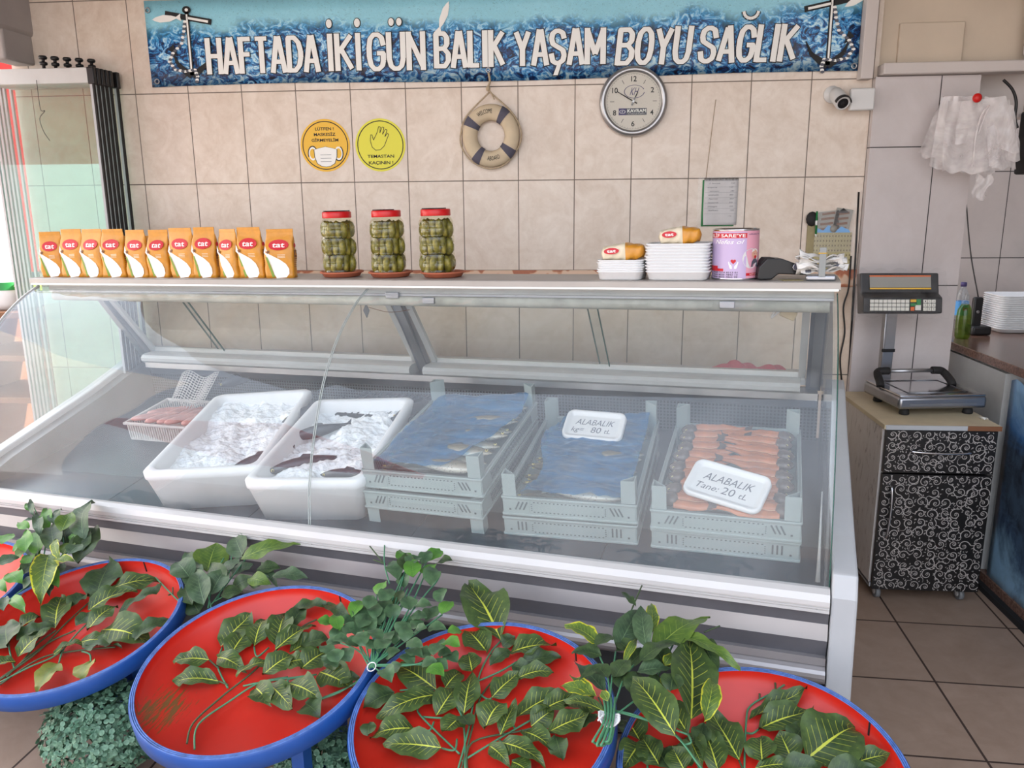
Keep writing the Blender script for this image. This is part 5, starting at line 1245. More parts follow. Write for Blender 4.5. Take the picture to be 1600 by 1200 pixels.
for sx_ in (-1, 1):
    for sy_ in (0, 1):
        b = MB(); x, y = sx_*(CX-.045), .05+sy_*(CD-.1)
        b.cyl((x-.009, y, .026), (x+.009, y, .026), .0255, 'caster', 20); b.cyl((x-.0105, y, .026), (x+.0105, y, .026), .012, 'white_plastic', 12); b.box((x, y+.008, .052), (.028, .03, .014), 'aluminium', bev=.002); b.box((x, y, .06), (.04, .04, .004), 'aluminium'); b.build('caster', cb)
# scale
sc = thing('weighing_scale', 'steel platform scale with pole and black keypad display on the scroll cabinet', 'scale', loc=(1.405, 3.37, .747), rz=.12)
ps = lambda px_, py_, z: Wp(px_, py_, 2, z)
b = MB(); b.box((0, 0, .055), (.355, .31, .05), 'steel', bev=.012); b.box((0, -.1565, .05), (.27, .002, .006), 'aluminium'); b.build('platform_base', sc)
b = MB(); b.box((0, 0, .083), (.345, .30, .008), 'chrome', bev=.003); b.tube([(-.12, -.11, .0885), (.12, -.11, .0885), (.12, .11, .0885), (-.12, .11, .0885)], .002, 'steel', 5, closed=True); b.build('weighing_plate', sc)
for x in (-.13, .13):
    for y in (-.11, .11): b = MB(); b.lathe([(.018, 0), (.02, .004), (.018, .018), (.010, .032)], 'black_rubber', 16, c=(x, y, 0)); b.build('foot', sc)
b = MB()
hy = .075
for s in (-1, 1):
    b = MB(); b.tube(smoothpts([(s*.152-.02, hy-.06, .087), (s*.150-.02, hy-.045, .105), (s*.140-.02, hy, .133), (s*.115-.02, hy, .139), (s*.092-.02, hy, .139)], 5), [.016]*21, 'black_rubber', 10); b.build('handle_grip', sc)
b = MB(); b.cyl((-.12, hy, .139), (.08, hy, .139), .0085, 'aluminium', 14); b.build('carry_bar', sc)
b = MB(); b.box((-.09, .155, .235), (.048, .03, .33), 'steel', bev=.003); b.box((-.087, .137, .30), (.040, .004, .16), 'aluminium'); b.box((-.09, .138, .215), (.054, .012, .014), 'dark_gap', bev=.002); b.build('pole', sc)
dm = Matrix.Translation((-.078, .12, .46)) @ Matrix.Rotation(-.12, 4, 'Z') @ Matrix.Rotation(-.18, 4, 'X')
b = MB(); b.prism([(-.045, -.085), (.03, -.085), (.05, .085), (.0, .085), (-.01, .0), (-.045, -.02)], .315, 'black_plastic', mtx=dm @ Matrix.Translation((-.157, 0, 0)) @ YZ(0)); dsp = b.build('display_head', sc, bevel=.006)
fu = dm @ Matrix.Translation((0, -.0075, .045)) @ Matrix.Rotation(PI/2+.0-.12, 4, 'X')     # upper face: screen
b = MB(); b.box((-.0, .0, .004), (.245, .045, .002), 'lcd', mtx=fu); b.box((0, .026, .0042), (.245, .006, .002), 'key_orange', mtx=fu); b.box((0, -.027, .0042), (.245, .006, .002), 'sticker_orange', mtx=fu); b.build('screen', dsp)
fl = dm @ Matrix.Translation((0, -.047, -.052)) @ Matrix.Rotation(PI/2, 4, 'X')
b = MB()
for r_ in range(3):
    for c_ in range(9): b.box((-.125+.0175*c_, .016-.016*r_, .004), (.0152, .0135, .004), 'key_white', mtx=fl)
    for c_ in range(3): b.box((.086+.0165*c_, .016-.016*r_, .004), (.0145, .0135, .004), 'key_white', mtx=fl)
b.box((.039, .018, .004), (.022, .011, .004), 'sticker_orange', mtx=fl); b.box((.060, .012, .004), (.016, .024, .004), 'key_green', mtx=fl); b.box((.039, .002, .004), (.022, .011, .004), 'key_green', mtx=fl); b.box((.036, -.015, .004), (.014, .015, .004), 'key_orange', mtx=fl); b.box((.058, -.010, .004), (.022, .022, .004), 'key_white', mtx=fl)
for r_ in range(3):
    for c_ in range(3): b.text(str(1+c_+3*r_), 'ink_black', .004, .006, mtx=fl @ T_(.086+.0165*c_, .013-.016*r_, .0065))
b.build('keypad', dsp)
b = MB()
def pl(u, v):
    x = -.178+.356*u; y = -.102+.20*v
    return dm @ Vector((x, -.060+.035*v*(v > .45)+.006*math.sin(22*u+5*v)+.004*math.sin(37*v+9*u), y+.006*math.sin(30*u)))
b.grid(30, 14, pl, 'plastic_clear'); b.grid(8, 14, lambda u, v: dm @ Vector((-.165-.03*u, -.02*u+.02*math.sin(9*v)-.03*(1-u), -.11+.20*v+.01*math.sin(11*u+8*v))), 'plastic_clear'); b.build('plastic_cover', dsp)
b = MB(); b.grid(6, 4, lambda u, v: (.02*u, .03*v, .008*math.sin(3*u+2*v)), 'paper'); o = b.build('paper_scrap', solid=.0006); o.matrix_world = T_(1.56, 3.16, .75, .4); tag(o, 'white paper scrap at the right corner of the cabinet top', 'paper')
# granite worktop and the wall under it
gt = NT('granite'); gt.set(Roughness=.2); vo = gt.n('ShaderNodeTexVoronoi'); gt.l(gt.coord(), vo.inputs['Vector']); vo.inputs['Scale'].default_value = 130
gt.l(gt.mix(gt.noise(gt.coord(), 60, 4), gt.ramp(vo.outputs['Color'], [(.2, S((84, 58, 48))), (.6, S((150, 112, 96))), (.9, S((60, 48, 46)))]), S((120, 92, 80))), gt.b.inputs['Base Color'])
b = MB(); b.box((2.10, 3.30, .932), (.83, 2.5, .036), 'granite', bev=.004); b.build('granite_worktop'); tag(bpy.data.objects['granite_worktop'], 'brown speckled granite worktop at the right edge', 'worktop')
wc = thing('counter_wall', 'white panelled under-counter wall below the granite worktop', 'counter base', loc=(1.70, 3.3, 0))
b = MB(); b.box((.40, -.0, .481), (.78, 2.44, .86), 'white_paint'); b.box((.0, .58, .455), (.02, 1.15, .90), 'aluminium_white'); b.build('white_panel', wc)
b = MB(); b.box((-.005, -.30, .03), (.03, 2.0, .06), 'granite'); b.build('plinth', wc)
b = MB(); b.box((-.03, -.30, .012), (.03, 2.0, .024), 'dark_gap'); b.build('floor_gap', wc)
t = NT('sea_poster'); t.set(Roughness=.4); cu = t.coord('Object', scale=(1, 2.2, 1.6)); n1 = t.noise(cu, 1.7, 6, .65, 1); n2 = t.noise(cu, 6, 5, .7, .6)
sz = t.n('ShaderNodeSeparateXYZ'); t.l(t.coord(), sz.inputs[0]); lv = t.math('ADD', t.math('ADD', sz.outputs['Z'], t.math('MULTIPLY', sz.outputs['Y'], -.25)), t.math('MULTIPLY', t.math('SUBTRACT', n1, .5), .7))
t.l(t.mix(.3, t.ramp(lv, [(.18, S((150, 190, 216))), (.32, S((40, 60, 86))), (.42, S((14, 16, 20))), (.66, S((30, 36, 48))), (.78, S((48, 108, 170))), (.95, S((150, 190, 220)))]), t.ramp(n2, [(.35, S((16, 20, 26))), (.6, S((110, 140, 170)))])), t.b.inputs['Base Color'])
b = MB(); b.grid(30, 20, lambda u, v: (-.012, -.05-1.1*u, .05+.84*v+(.012*math.sin(u*40) if v in (0, 1) else 0)), 'sea_poster'); b.build('wave_poster', wc, solid=.001)
# things on the granite
def top_pt(px_, py_): p = Wp(px_, py_, 2, .951); return p
p = top_pt(1505, 478)
b = None
bt = thing('water_bottle', 'clear water bottle with blue cap and label on the granite worktop', 'bottle', loc=(1.93, 4.20, .951))
p = Wp(1507, 437, 1, 4.2); bt.location = (p.x, 4.2, .951)
b = MB(); b.lathe([(.028, 0), (.032, .006), (.032, .15), (.030, .17), (.014, .205), (.0125, .215)], 'bottle_clear', 24); b.build('bottle_body', bt)
b = MB(); b.lathe([(.0142, .213), (.0142, .232), (.010, .234)], 'ink_purple', 18); b.build('cap', bt)
b = MB(); b.lathe([(.0327, .07), (.0327, .14)], 'bottle_label', 24, capb=False, capt=False); b.text('kir', 'ink_red', .03, .018, fn=lambda q: Vector((.0335*math.sin(q.x/.0335+.3), -.0335*math.cos(q.x/.0335+.3), q.y+.095)), bold=.02); b.build('label', bt)
p = Wp(1508, 520, 1, 3.92)
sb = thing('soap_bottle', 'green soap pump bottle beside the pillar on the granite worktop', 'bottle', loc=(Wp(1506, 500, 1, 3.9).x, 3.9, .951))
b = MB(); b.lathe([(.028, 0), (.033, .01), (.034, .10), (.030, .135), (.020, .155), (.016, .16)], 'bottle_green', 24); b.build('bottle_body', sb)
b = MB(); b.lathe([(.018, .158), (.018, .178), (.006, .18), (.006, .205)], 'plastic_clear', 16); b.box((-.012, 0, .208), (.04, .012, .01), 'plastic_clear', bev=.003); b.build('pump', sb)
ph = thing('cordless_phone', 'black cordless phone standing in its cradle on the granite worktop', 'phone', loc=(Wp(1528, 470, 1, 4.02).x, 4.02, .951))
b = MB(); b.box((0, 0, .095), (.045, .026, .17), 'black_plastic', bev=.008); b.build('handset', ph); b = MB(); b.box((.015, .0, .022), (.09, .09, .044), 'black_plastic', bev=.01); b.build('cradle', ph); b = MB(); b.lathe([(.008, 0), (.006, .003)], 'aluminium', 14, mtx=Matrix.Translation((0, -.0135, .11)) @ WALLM); b.build('button', ph)
b = MB(); b.tube(smoothpts([(0, .0, .18), (-.03, .06, .38), (-.06, .1, .62)], 5), .003, 'black_plastic', 6); o = b.build('phone_cord', ph)
gl_ = thing('gas_lighter', 'black handled lighter lying in front of the plate stack', 'lighter', loc=(Wp(1560, 495, 2, .97).x+.02, 3.86, .951), rz=-.05)
b = MB(); b.tube([(-.02, 0, .018), (.06, 0, .02), (.14, 0, .018), (.20, 0, .016)], [.012, .017, .02, .018], 'black_rubber', 12); b.build('grip', gl_); b = MB(); b.cyl((-.045, 0, .018), (-.02, 0, .018), .014, 'aluminium', 14); b.cyl((-.10, 0, .017), (-.045, 0, .018), .008, 'black_plastic', 10, r1=.011); b.build('nozzle', gl_)
x0 = Wp(1550, 460, 1, 4.15).x
b = MB(); foam_tray(b, .15, .11, .02); me = b.build('foam_tray'); me0 = me.data
for k in range(16):
    o = me if k == 0 else bpy.data.objects.new('foam_tray', me0)
    if k: C.objects.link(o)
    o.matrix_world = T_(x0+.15, 4.15, .951+.0105*k); tag(o, f'white foam tray number {k+1} from the bottom in the wide stack on the granite worktop', 'foam tray', 'foam trays stacked on the granite worktop')
# bundle of plastic bags hanging from a red-capped hook
pc = Wp(1526, 152, 1, 3.56)
pb_ = thing('plastic_bag_bundle', 'bundle of clear plastic carrier bags hanging from a red-capped hook on the pillar', 'plastic bags', loc=(pc.x, 3.60, pc.z))
def pxz(px_, py_, y=3.54): p = Wp(px_, py_, 1, y); return Vector((p.x-pc.x, y-3.60, p.z-pc.z))
sheets = [((1474, 150), (1510, 150), (1434, 240), (1500, 262), 0), ((1472, 152), (1520, 150), (1454, 262), (1530, 268), 1), ((1490, 150), (1530, 155), (1482, 266), (1545, 270), 2), ((1510, 165), (1580, 155), (1500, 268), (1592, 262), 3), ((1540, 150), (1584, 165), (1520, 262), (1594, 250), 4), ((1500, 160), (1570, 150), (1490, 225), (1590, 240), 5), ((1480, 158), (1535, 158), (1470, 268), (1560, 272), 6)]
for (a, c_, d, e2, k) in sheets:
    A, B_, D, E_ = (pxz(*q, 3.56-.012*k) for q in (a, c_, d, e2)); b = MB()
    def sf(u, v):
        q = (A*(1-u)+B_*u)*(1-v)+(D*(1-u)+E_*u)*v
        q = q+Vector((0, .016*math.sin(u*8+k*2)*(.4+v)+.004*math.sin(u*17+v*5+k)+.012*NRM(u, v, 4, k), .006*math.sin(u*21+k)*v)); return q
    b.grid(26, 22, sf, 'bag_film'); b.build('bag_layer', pb_)
b = MB(); b.tube(smoothpts([pxz(1520, 260, 3.47), pxz(1524, 215, 3.47), pxz(1534, 180, 3.47), pxz(1545, 165, 3.47), pxz(1540, 178, 3.47), pxz(1528, 210, 3.47)], 6), .008, 'bag_film', 8, flat=.4); b.build('bag_handle', pb_)
b = MB(); q = pxz(1536, 275, 3.55); b.grid(8, 10, lambda u, v: q+Vector((-.03+.06*u+.01*math.sin(6*v), .01*math.sin(9*u+5*v), -.09*v+.01*math.sin(8*u))), 'bag_film'); b.build('loose_end', pb_)
b = MB(); b.cyl(pxz(1527, 153, 3.66), pxz(1527, 153, 3.47), .004, 'aluminium', 8); b.ell(pxz(1527, 153, 3.47), (.018, .014, .018), 'red_dot'); b.build('hook', pb_)

# ================================================================== LEFT: stacked folding glass doors, street beyond
XD = -2.128; names = ['front, nearest the camera, with the broad white top rail', 'second from the front', 'third from the front', 'fourth from the front', 'fifth from the front', 'rearmost, standing slightly apart next to the tiles']
roll_px = [(66, 84), (85, 88), (104, 88), (123, 90), (142, 90), None]
for i, y in enumerate((3.515, 3.541, 3.567, 3.593, 3.619, 3.662)):
    x1, x0 = XD+(y-3.515)*.15, XD-.50; zt = 2.178
    d = thing('folding_door', 'glass folding door panel, '+names[i], 'glass door', loc=(0, y, 0), group='stacked folding glass door panels')
    b = MB(); b.box(((x0+x1)/2, 0, zt-.032), (x1-x0-.02, .016, .064), 'aluminium_white', bev=.002); b.build('top_rail', d)
    b = MB(); b.box(((x0+x1)/2, 0, .045), (x1-x0-.02, .016, .05), 'aluminium_white', bev=.002); b.build('bottom_rail', d)
    b = MB(); b.box((x1-.012, 0, 1.085), (.012, .012, 2.13), 'white_paint'); b.box((x1-.003, 0, 1.085), (.007, .014, 2.13), 'black_rubber'); b.box((x0+.006, 0, 1.085), (.010, .012, 2.13), 'aluminium'); b.build('side_seal', d)
    b = MB(); b.box(((x0+x1)/2, 0, 1.085), (x1-x0-.02, .008, 2.1), 'glass_door'); b.build('glass', d)
    b = MB(); b.box((x1-.008, 0, zt-.034), (.032, .022, .07), 'black_plastic', bev=.004); b.build('end_cap', d)
    if roll_px[i]:
        p = Wp(*roll_px[i], 1, y); b = MB()
        b.lathe([(.007, 0), (.007, .012), (.015, .014), (.017, .020), (.015, .026), (.007, .028), (.007, .036), (.015, .038), (.018, .045), (.014, .052), (0, .053)], 'black_plastic', 16, c=(p.x, 0, zt)); b.build('roller', d)
b = MB(); b.tube(smoothpts([Wp(x, y, 1, 3.50) for x, y in ((57, 125), (63, 170), (70, 173), (62, 185), (68, 205), (78, 220))], 5), .0016, 'black_plastic', 4); o = b.build('hanging_wire'); tag(o, 'thin bent black wire hanging against the front glass door panel', 'wire')
# street side: red post, produce stand and sacks beyond the doors
b = MB(); b.prism([(-4.2, 2.35), (-1.6, 3.1), (-1.6, 3.13), (-4.2, 2.38)], 3.6, 'awning_red', mtx=Matrix.Translation((-8.6, 1.0, 0)) @ YZ(0)); b.prism([(-4.2, 2.36), (-4.2, 2.14), (-4.18, 2.14), (-4.18, 2.36)], 3.6, 'awning_red', mtx=Matrix.Translation((-8.6, 1.0, 0)) @ YZ(0)); o = b.build('street_awning'); tag(o, 'red street awning over the pavement outside the open left side', 'awning')
b = MB(); b.box((-3.16, 4.42, 1.3), (.14, .14, 2.6), 'awning_red', bev=.004); o = b.build('red_post'); tag(o, 'red painted post outside beyond the glass doors', 'post')
b = MB()
for k in range(3): b.box((-2.95, 4.02, .62+.22*k), (.55, .5, .03), 'wood_brown'); 
b.box((-3.2, 4.02, .55), (.04, .5, 1.1), 'wood_brown'); b.box((-2.70, 4.02, .55), (.04, .5, 1.1), 'wood_brown'); o = b.build('wooden_stand'); tag(o, 'wooden produce stand outside at the left edge', 'stand')
for k, (x, m_) in enumerate(((-2.80, 'black_plastic'), (-2.98, 'white_plastic'))):
    rt = thing('goods_sack', ('dark' if k == 0 else 'white')+' sack with a yellow label on the wooden stand at the left edge', 'sack', loc=(x, 3.90, 1.077))
    b = MB(); b.lathe([(.07, 0), (.085, .03), (.08, .12), (.06, .17), (.03, .19)], m_, 16, sy_=.7); b.build('sack_body', rt); b = MB(); b.lathe([(.083, .10), (.076, .14)], 'key_green' if k else 'sticker_yellow', 16, sy_=.72, capb=False, capt=False); b.build('label', rt)
# ================================================================== ROUND FISH TRAYS IN FRONT
t = NT('tray_red'); t.set(Roughness=.38)
n1 = t.noise(t.coord('Object', scale=(1, 1, 1)), 5, 4, .5); n2 = t.noise(t.coord('Object', rot=(0, 0, .9), scale=(60, 7, 1)), 2.2, 5, .7)
n3 = t.noise(t.coord(), 3.2, 3, .5)
red = t.ramp(n1, [(.3, S((196, 34, 22))), (.7, S((210, 44, 30)))])
wsp = t.n('ShaderNodeSeparateXYZ'); t.l(t.coord(), wsp.inputs[0])
wdx = t.math('ADD', wsp.outputs['X'], .175); wdy = t.math('ADD', wsp.outputs['Y'], .165)
wd2 = t.math('ADD', t.math('MULTIPLY', wdx, wdx), t.math('MULTIPLY', wdy, wdy))
wear = t.math('GREATER_THAN', t.math('SUBTRACT', n2, t.math('MULTIPLY', wd2, 22)), .46)
t.l(t.mix(wear, red, S((120, 84, 40))), t.b.inputs['Base Color']); t.bump(n2, .12, .001)
pm('tray_red_plain', (204, 40, 26), .38, var=.07, vscale=5)
# leaf materials
def leafmat(name, dark, light, vein, vein_w=.05, vamt=1.0, rough=.5, edge=None):
    t = NT(name); t.set(Roughness=rough)
    sp = t.n('ShaderNodeSeparateXYZ'); t.l(t.coord('UV'), sp.inputs[0])
    s = t.math('ABSOLUTE', t.math('SUBTRACT', sp.outputs['Y'], .5)); u = sp.outputs['X']
    nz = t.noise(t.coord(), 60, 3, .6)
    base = t.ramp(t.math('ADD', t.math('MULTIPLY', nz, .7), t.math('MULTIPLY', s, .5)), [(.3, S(dark)), (.75, S(light))])
    mid = t.math('LESS_THAN', s, t.math('MULTIPLY', t.math('SUBTRACT', 1.08, u), vein_w*.6))
    w = t.math('FRACT', t.math('MULTIPLY', t.math('SUBTRACT', u, t.math('MULTIPLY', s, .42)), 10))
    sv = t.math('MULTIPLY', t.math('LESS_THAN', w, .075), t.math('LESS_THAN', s, t.math('ADD', .14, t.math('MULTIPLY', nz, .34))))
    f = t.math('MAXIMUM', t.math('MULTIPLY', mid, vamt), t.math('MULTIPLY', sv, vamt*.6))
    col = t.mix(f, base, S(vein))
    if edge: col = t.mix(t.math('GREATER_THAN', t.math('ADD', s, t.math('MULTIPLY', nz,   .3)), .58), col, S(edge))
    t.l(col, t.b.inputs['Base Color']); return t.m
leafmat('leaf_veined', (38, 58, 28), (76, 98, 44), (184, 190, 66))
leafmat('leaf_dark', (34, 54, 32), (70, 92, 48), (92, 112, 60), .03, .8)
leafmat('leaf_grey', (46, 68, 46), (78, 102, 68), (120, 146, 104), .03, .6)
leafmat('leaf_ivy', (52, 80, 52), (88, 120, 80), (78, 104, 74), .02, .6)
leafmat('leaf_bright', (62, 112, 38), (92, 142, 48), (120, 160, 66), .02, .6)
leafmat('leaf_light', (58, 88, 32), (98, 122, 42), (150, 168, 70), .03, .7)
leafmat('leaf_yellow', (60, 88, 40), (110, 130, 44), (180, 190, 60), .03, .8, edge=(186, 184, 44))
leafmat('leaf_olive', (96, 104, 40), (134, 132, 54), (88, 130, 60), .03, .9)
leafmat('leaf_box', (70, 106, 82), (140, 178, 148), (110, 150, 120), .0, .0)
def leaf(b, base, tip, w, nrm, m, arch=.06, fold=.12, curl=0.0, wob=.05, seed=0, point=1.0):
    base, tip = Vector(base), Vector(tip); d = tip-base; L = d.length
    if L < 1e-5: return
    d.normalize(); nrm = Vector(nrm); side = d.cross(nrm)
    if side.length < 1e-5: side = d.orthogonal()
    side.normalize(); n = side.cross(d).normalized()
    ph = seed*1.7
    def f(u, v):
        s = 2*v-1; wd = w/2*(math.sin(PI*min(1, u**.80))**.92 if 0 < u < 1 else 0)
        z = L*arch*math.sin(PI*u) + wd*fold*abs(s)*1.0 + L*wob*.5*math.sin(7*u+ph)*s + L*wob*.4*math.sin(16*u+ph*2)*abs(s)**2
        if curl and u > .6: z += curl*L*((u-.6)/.4)**2
        return base + d*(L*u*(1-(abs(curl)*.35*(u**4)))) + side*(s*wd) + n*z
    b.grid(10, 4, f, m)
# tray rings
RT_, TL, TH = .305, .20, .042
tray_c = [(-2.80, -.42, .405), (-2.12, -.45, .433), (-1.405, -.548, .482), (-.79, -.556, .467), (-.178, -.50, .412)]
TRAYF = []
tl = ['cut by the left edge of the picture', 'leftmost one with its floor in view', 'second from left, floor scratched', 'under the tall upright leaf', 'beside the white end panel']
for i, c_ in enumerate(tray_c):
    fr = CM @ Matrix.Translation(c_) @ Matrix.Rotation(TL, 4, 'X'); TRAYF.append(fr)
    rt = thing('round_tray_table', 'round red fish tray with blue rim, '+tl[i], 'tray', mtx=fr, group='round red and blue fish trays in front of the counter')
    b = MB(); b.lathe([(0, -TH+.002), (RT_-.012, -TH+.002), (RT_-.012, -.001)], 'tray_red' if i == 2 else 'tray_red_plain', 96, capb=False, capt=False); b.lathe([(0, -TH-.006), (RT_-.02, -TH-.006), (RT_-.02, -TH)], 'blue_paint', 96, capb=False, capt=False); b.build('tray_floor', rt)
    b = MB(); b.lathe([(RT_-.003, -TH-.008), (RT_+.002, -TH-.004), (RT_+.002, -.004), (RT_-.001, 0)], 'blue_paint', 96, capb=False, capt=False)
    for k in range(3): b.lathe([(RT_-.001-.0042*k, -.001), (RT_-.0015-.0042*k, .0012-.0003*k), (RT_-.0042-.0042*k, .0012-.0003*k), (RT_-.0046-.0042*k, -.001)], 'blue_rim', 96, capb=False, capt=False)
    b.lathe([(RT_-.003, -TH-.008), (RT_-.02, -TH-.008)], 'blue_paint', 96, capb=False, capt=False); b.build('rim', rt)
    b = MB(); a = 1.9-.3*i; b.box(((RT_-.0125)*math.cos(a), (RT_-.0125)*math.sin(a), -TH/2), (.003, .004, TH*.9), 'dark_gap', rot=Matrix.Rotation(a, 4, 'Z')); b.build('rim_joint', rt)
    inv = fr.inverted()
    for k in range(4):
        a = PI/4+k*PI/2+.25; lr_ = .10 if i == 1 else .21; x, y = lr_*math.cos(a)+(.12 if i == 1 else 0), lr_*math.sin(a)+(.06 if i == 1 else 0); top = fr @ Vector((x, y, -TH-.004)); bot = Vector((top.x, top.y, 0))
        b = MB(); lt = inv @ top; lb = inv @ bot; bar(lt, lb, .034, .034, 'blue_paint', b, up=Vector((1, 0, 0))); b.build('leg', rt)
    b = MB(); zc = lambda p: inv @ Vector((p.x, p.y, .12))
    P = [fr @ Vector((lr_*math.cos(PI/4+k*PI/2+.25)+(.12 if i == 1 else 0), lr_*math.sin(PI/4+k*PI/2+.25)+(.06 if i == 1 else 0), -TH)) for k in range(4)]
    for k in range(4): bar(zc(P[k]), zc(P[(k+1) % 4]), .02, .03, 'blue_paint', b, up=Vector((0, .3, 1)))
    b.build('stretcher', rt)
def on_tray(i, px_, py_, h=.006): return plane3(px_, py_, Vector((0, 0, -TH+.002+h)), Vector((0, 0, 1)), TRAYF[i])
def sprig(i, label, leaves, stems, group='artificial leaf sprigs lying in the red trays', default='leaf_veined'):
    rt = thing('leaf_sprig', label, 'artificial plant', mtx=TRAYF[i], group=group); rnd = random.Random(i*7+len(leaves))
    b = MB()
    for k, lf in enumerate(leaves):
        bx, by, tx, ty, w = lf[:5]; m = lf[5] if len(lf) > 5 and lf[5] else default
        h0 = .010+.0035*(k % 5); B_ = on_tray(i, bx, by, h0+.004); T2 = on_tray(i, tx, ty, h0+rnd.uniform(0, .014))
        if len(lf) > 6: T2 = lf[6]
        d = (T2-B_).length; c0 = on_tray(i, (bx+tx)/2, (by+ty)/2, h0)
        wv = w*(CAM-TRAYF[i] @ c0).length/F_PX*1.18
        leaf(b, B_, T2, max(wv, d*.28), Vector((rnd.uniform(-.25, .25), rnd.uniform(-.35, .1), 1)), m, rnd.uniform(.05, .14), rnd.uniform(.1, .45), seed=k, wob=.12, curl=rnd.choice((0, 0, .12, -.1)))
    fo = b.build('foliage', rt, recalc=False)
    b = MB()
    for s_ in stems:
        r = .0024; pts = [on_tray(i, x, y, .009+.004*(k % 2)) for k, (x, y) in enumerate(s_)]
        b.tube(smoothpts(pts, 5), r, 'stem_green' if len(s_) % 2 else 'stem_dark', 6)
    b.build('stem', rt); return rt
sprig(1, 'leaf sprig with long dark veined leaves reaching the right rim of the leftmost full tray', [
 (148, 933, 255, 903, 26), (150, 932, 176, 878, 44, 'leaf_dark'), (138, 954, 214, 922, 30), (186, 956, 257, 918, 11, 'leaf_dark'), (136, 986, 184, 946, 24), (160, 984, 236, 1003, 46), (128, 1003, 172, 1003, 22), (205, 1002, 264, 968, 22, 'leaf_dark'),
 (106, 954, 140, 925, 20, 'leaf_dark'), (118, 978, 151, 954, 16, 'leaf_dark'), (84, 1022, 136, 1004, 18), (92, 1036, 57, 1084, 26, 'leaf_olive'), (142, 1034, 127, 1066, 28, 'leaf_olive'), (128, 1012, 190, 1010, 14, 'leaf_dark')],
 [[(0, 1066), (45, 1043), (90, 1022), (125, 985), (165, 950)], [(0, 1070), (60, 1030), (110, 1018), (180, 1011)], [(0, 1062), (60, 1018), (105, 972), (150, 932)], [(92, 1036), (96, 1022), (100, 1015)], [(142, 1034), (140, 1022), (128, 1018)]])
sprig(1, 'leaf sprig with broad dark leaves at the left side of the leftmost full tray', [
 (86, 982, 99, 936, 32), (28, 984, 73, 961, 24), (28, 1027, 84, 985, 30), (25, 998, 70, 978, 22, 'leaf_dark'), (12, 1012, 12, 972, 34, 'leaf_dark'), (24, 1034, -14, 1044, 18), (46, 1000, 84, 976, 26, 'leaf_dark')],
 [[(14, 975), (14, 1010), (22, 1044)], [(0, 1060), (30, 1038), (60, 1005), (88, 985)], [(10, 1058), (40, 1030), (80, 1002), (118, 985)]])
sprig(1, 'bare brown twig lying across the right rim of the leftmost full tray', [], [[(243, 902), (262, 922), (283, 943)], [(252, 912), (245, 914)], [(268, 928), (263, 930)], [(270, 930), (270, 918)]])
sprig(2, 'leaf sprig with a long bare double stem in the second tray from left', [
 (345, 1010, 397, 960, 40), (358, 1027, 391, 983, 32), (397, 1010, 415, 963, 28), (431, 1010, 446, 954, 34), (327, 1031, 270, 1034, 26), (341, 1064, 270, 1066, 27), (340, 1027, 384, 1048, 26), (368, 1055, 424, 1032, 22), (410, 1055, 463, 1019, 32), (430, 1015, 495, 972, 26), (455, 956, 514, 946, 26, 'leaf_dark'), (505, 944, 548, 968, 18, 'leaf_dark'), (450, 985, 478, 948, 24, 'leaf_dark')],
 [[(292, 1162), (302, 1130), (345, 1090), (395, 1050), (465, 985), (495, 968)], [(304, 1171), (310, 1132), (360, 1095), (405, 1067), (450, 1058)], [(356, 1075), (340, 1040), (347, 1012)], [(327, 1031), (342, 1045)], [(341, 1064), (356, 1070)], [(397, 1010), (402, 1026), (420, 1012)], [(431, 1010), (432, 1020)]])
sprig(2, 'leaf sprig with crumpled leaves at the right of the second tray from left', [
 (452, 1020, 507, 996, 26), (470, 1045, 514, 1016, 34), (400, 1075, 427, 1108, 30), (422, 1070, 458, 1108, 32), (452, 1068, 503, 1093, 34), (500, 1050, 552, 1076, 40), (478, 1100, 500, 1118, 34, 'leaf_dark'), (440, 1040, 485, 1030, 28), (470, 1010, 520, 1000, 26, 'leaf_dark'), (505, 1040, 545, 1030, 30, 'leaf_dark'), (520, 1065, 562, 1058, 22, 'leaf_dark')],
 [[(380, 1072), (420, 1064), (495, 1054)], [(487, 1097), (530, 1082), (568, 1058)], [(495, 1094), (540, 1076), (570, 1060)], [(452, 1068), (450, 1062), (470, 1058)]])
# the tall upright leaf of tray three stands up against the counter
i3 = TRAYF[3].inverted()
tipw = CM @ Cl(731, 919, 1, -.12)
sprig(3, 'leaf sprig with one tall upright veined leaf standing against the counter, in the third tray', [
 (782, 1000, 731, 919, 60, 'leaf_veined', i3 @ tipw), (792, 1022, 870, 1008, 36), (815, 1035, 877, 1026, 28, 'leaf_dark'), (760, 1018, 728, 983, 38), (738, 1050, 732, 1020, 30), (725, 1115, 738, 1052, 33), (768, 1090, 813, 1052, 32), (808, 1060, 867, 1048, 26), (757, 1140, 791, 1093, 42), (782, 1148, 808, 1096, 22), (785, 1010, 806, 996, 24, 'leaf_dark'), (765, 1040, 800, 1014, 20, 'leaf_dark'), (800, 1040, 830, 1050, 22, 'leaf_dark')],
 [[(715, 1205), (732, 1140), (747, 1062), (765, 1022), (784, 1000)], [(720, 1205), (735, 1150), (750, 1092), (775, 1058)], [(765, 1022), (792, 1022)], [(750, 1085), (765, 1093), (775, 1078)], [(745, 1065), (780, 1050), (808, 1034)]])
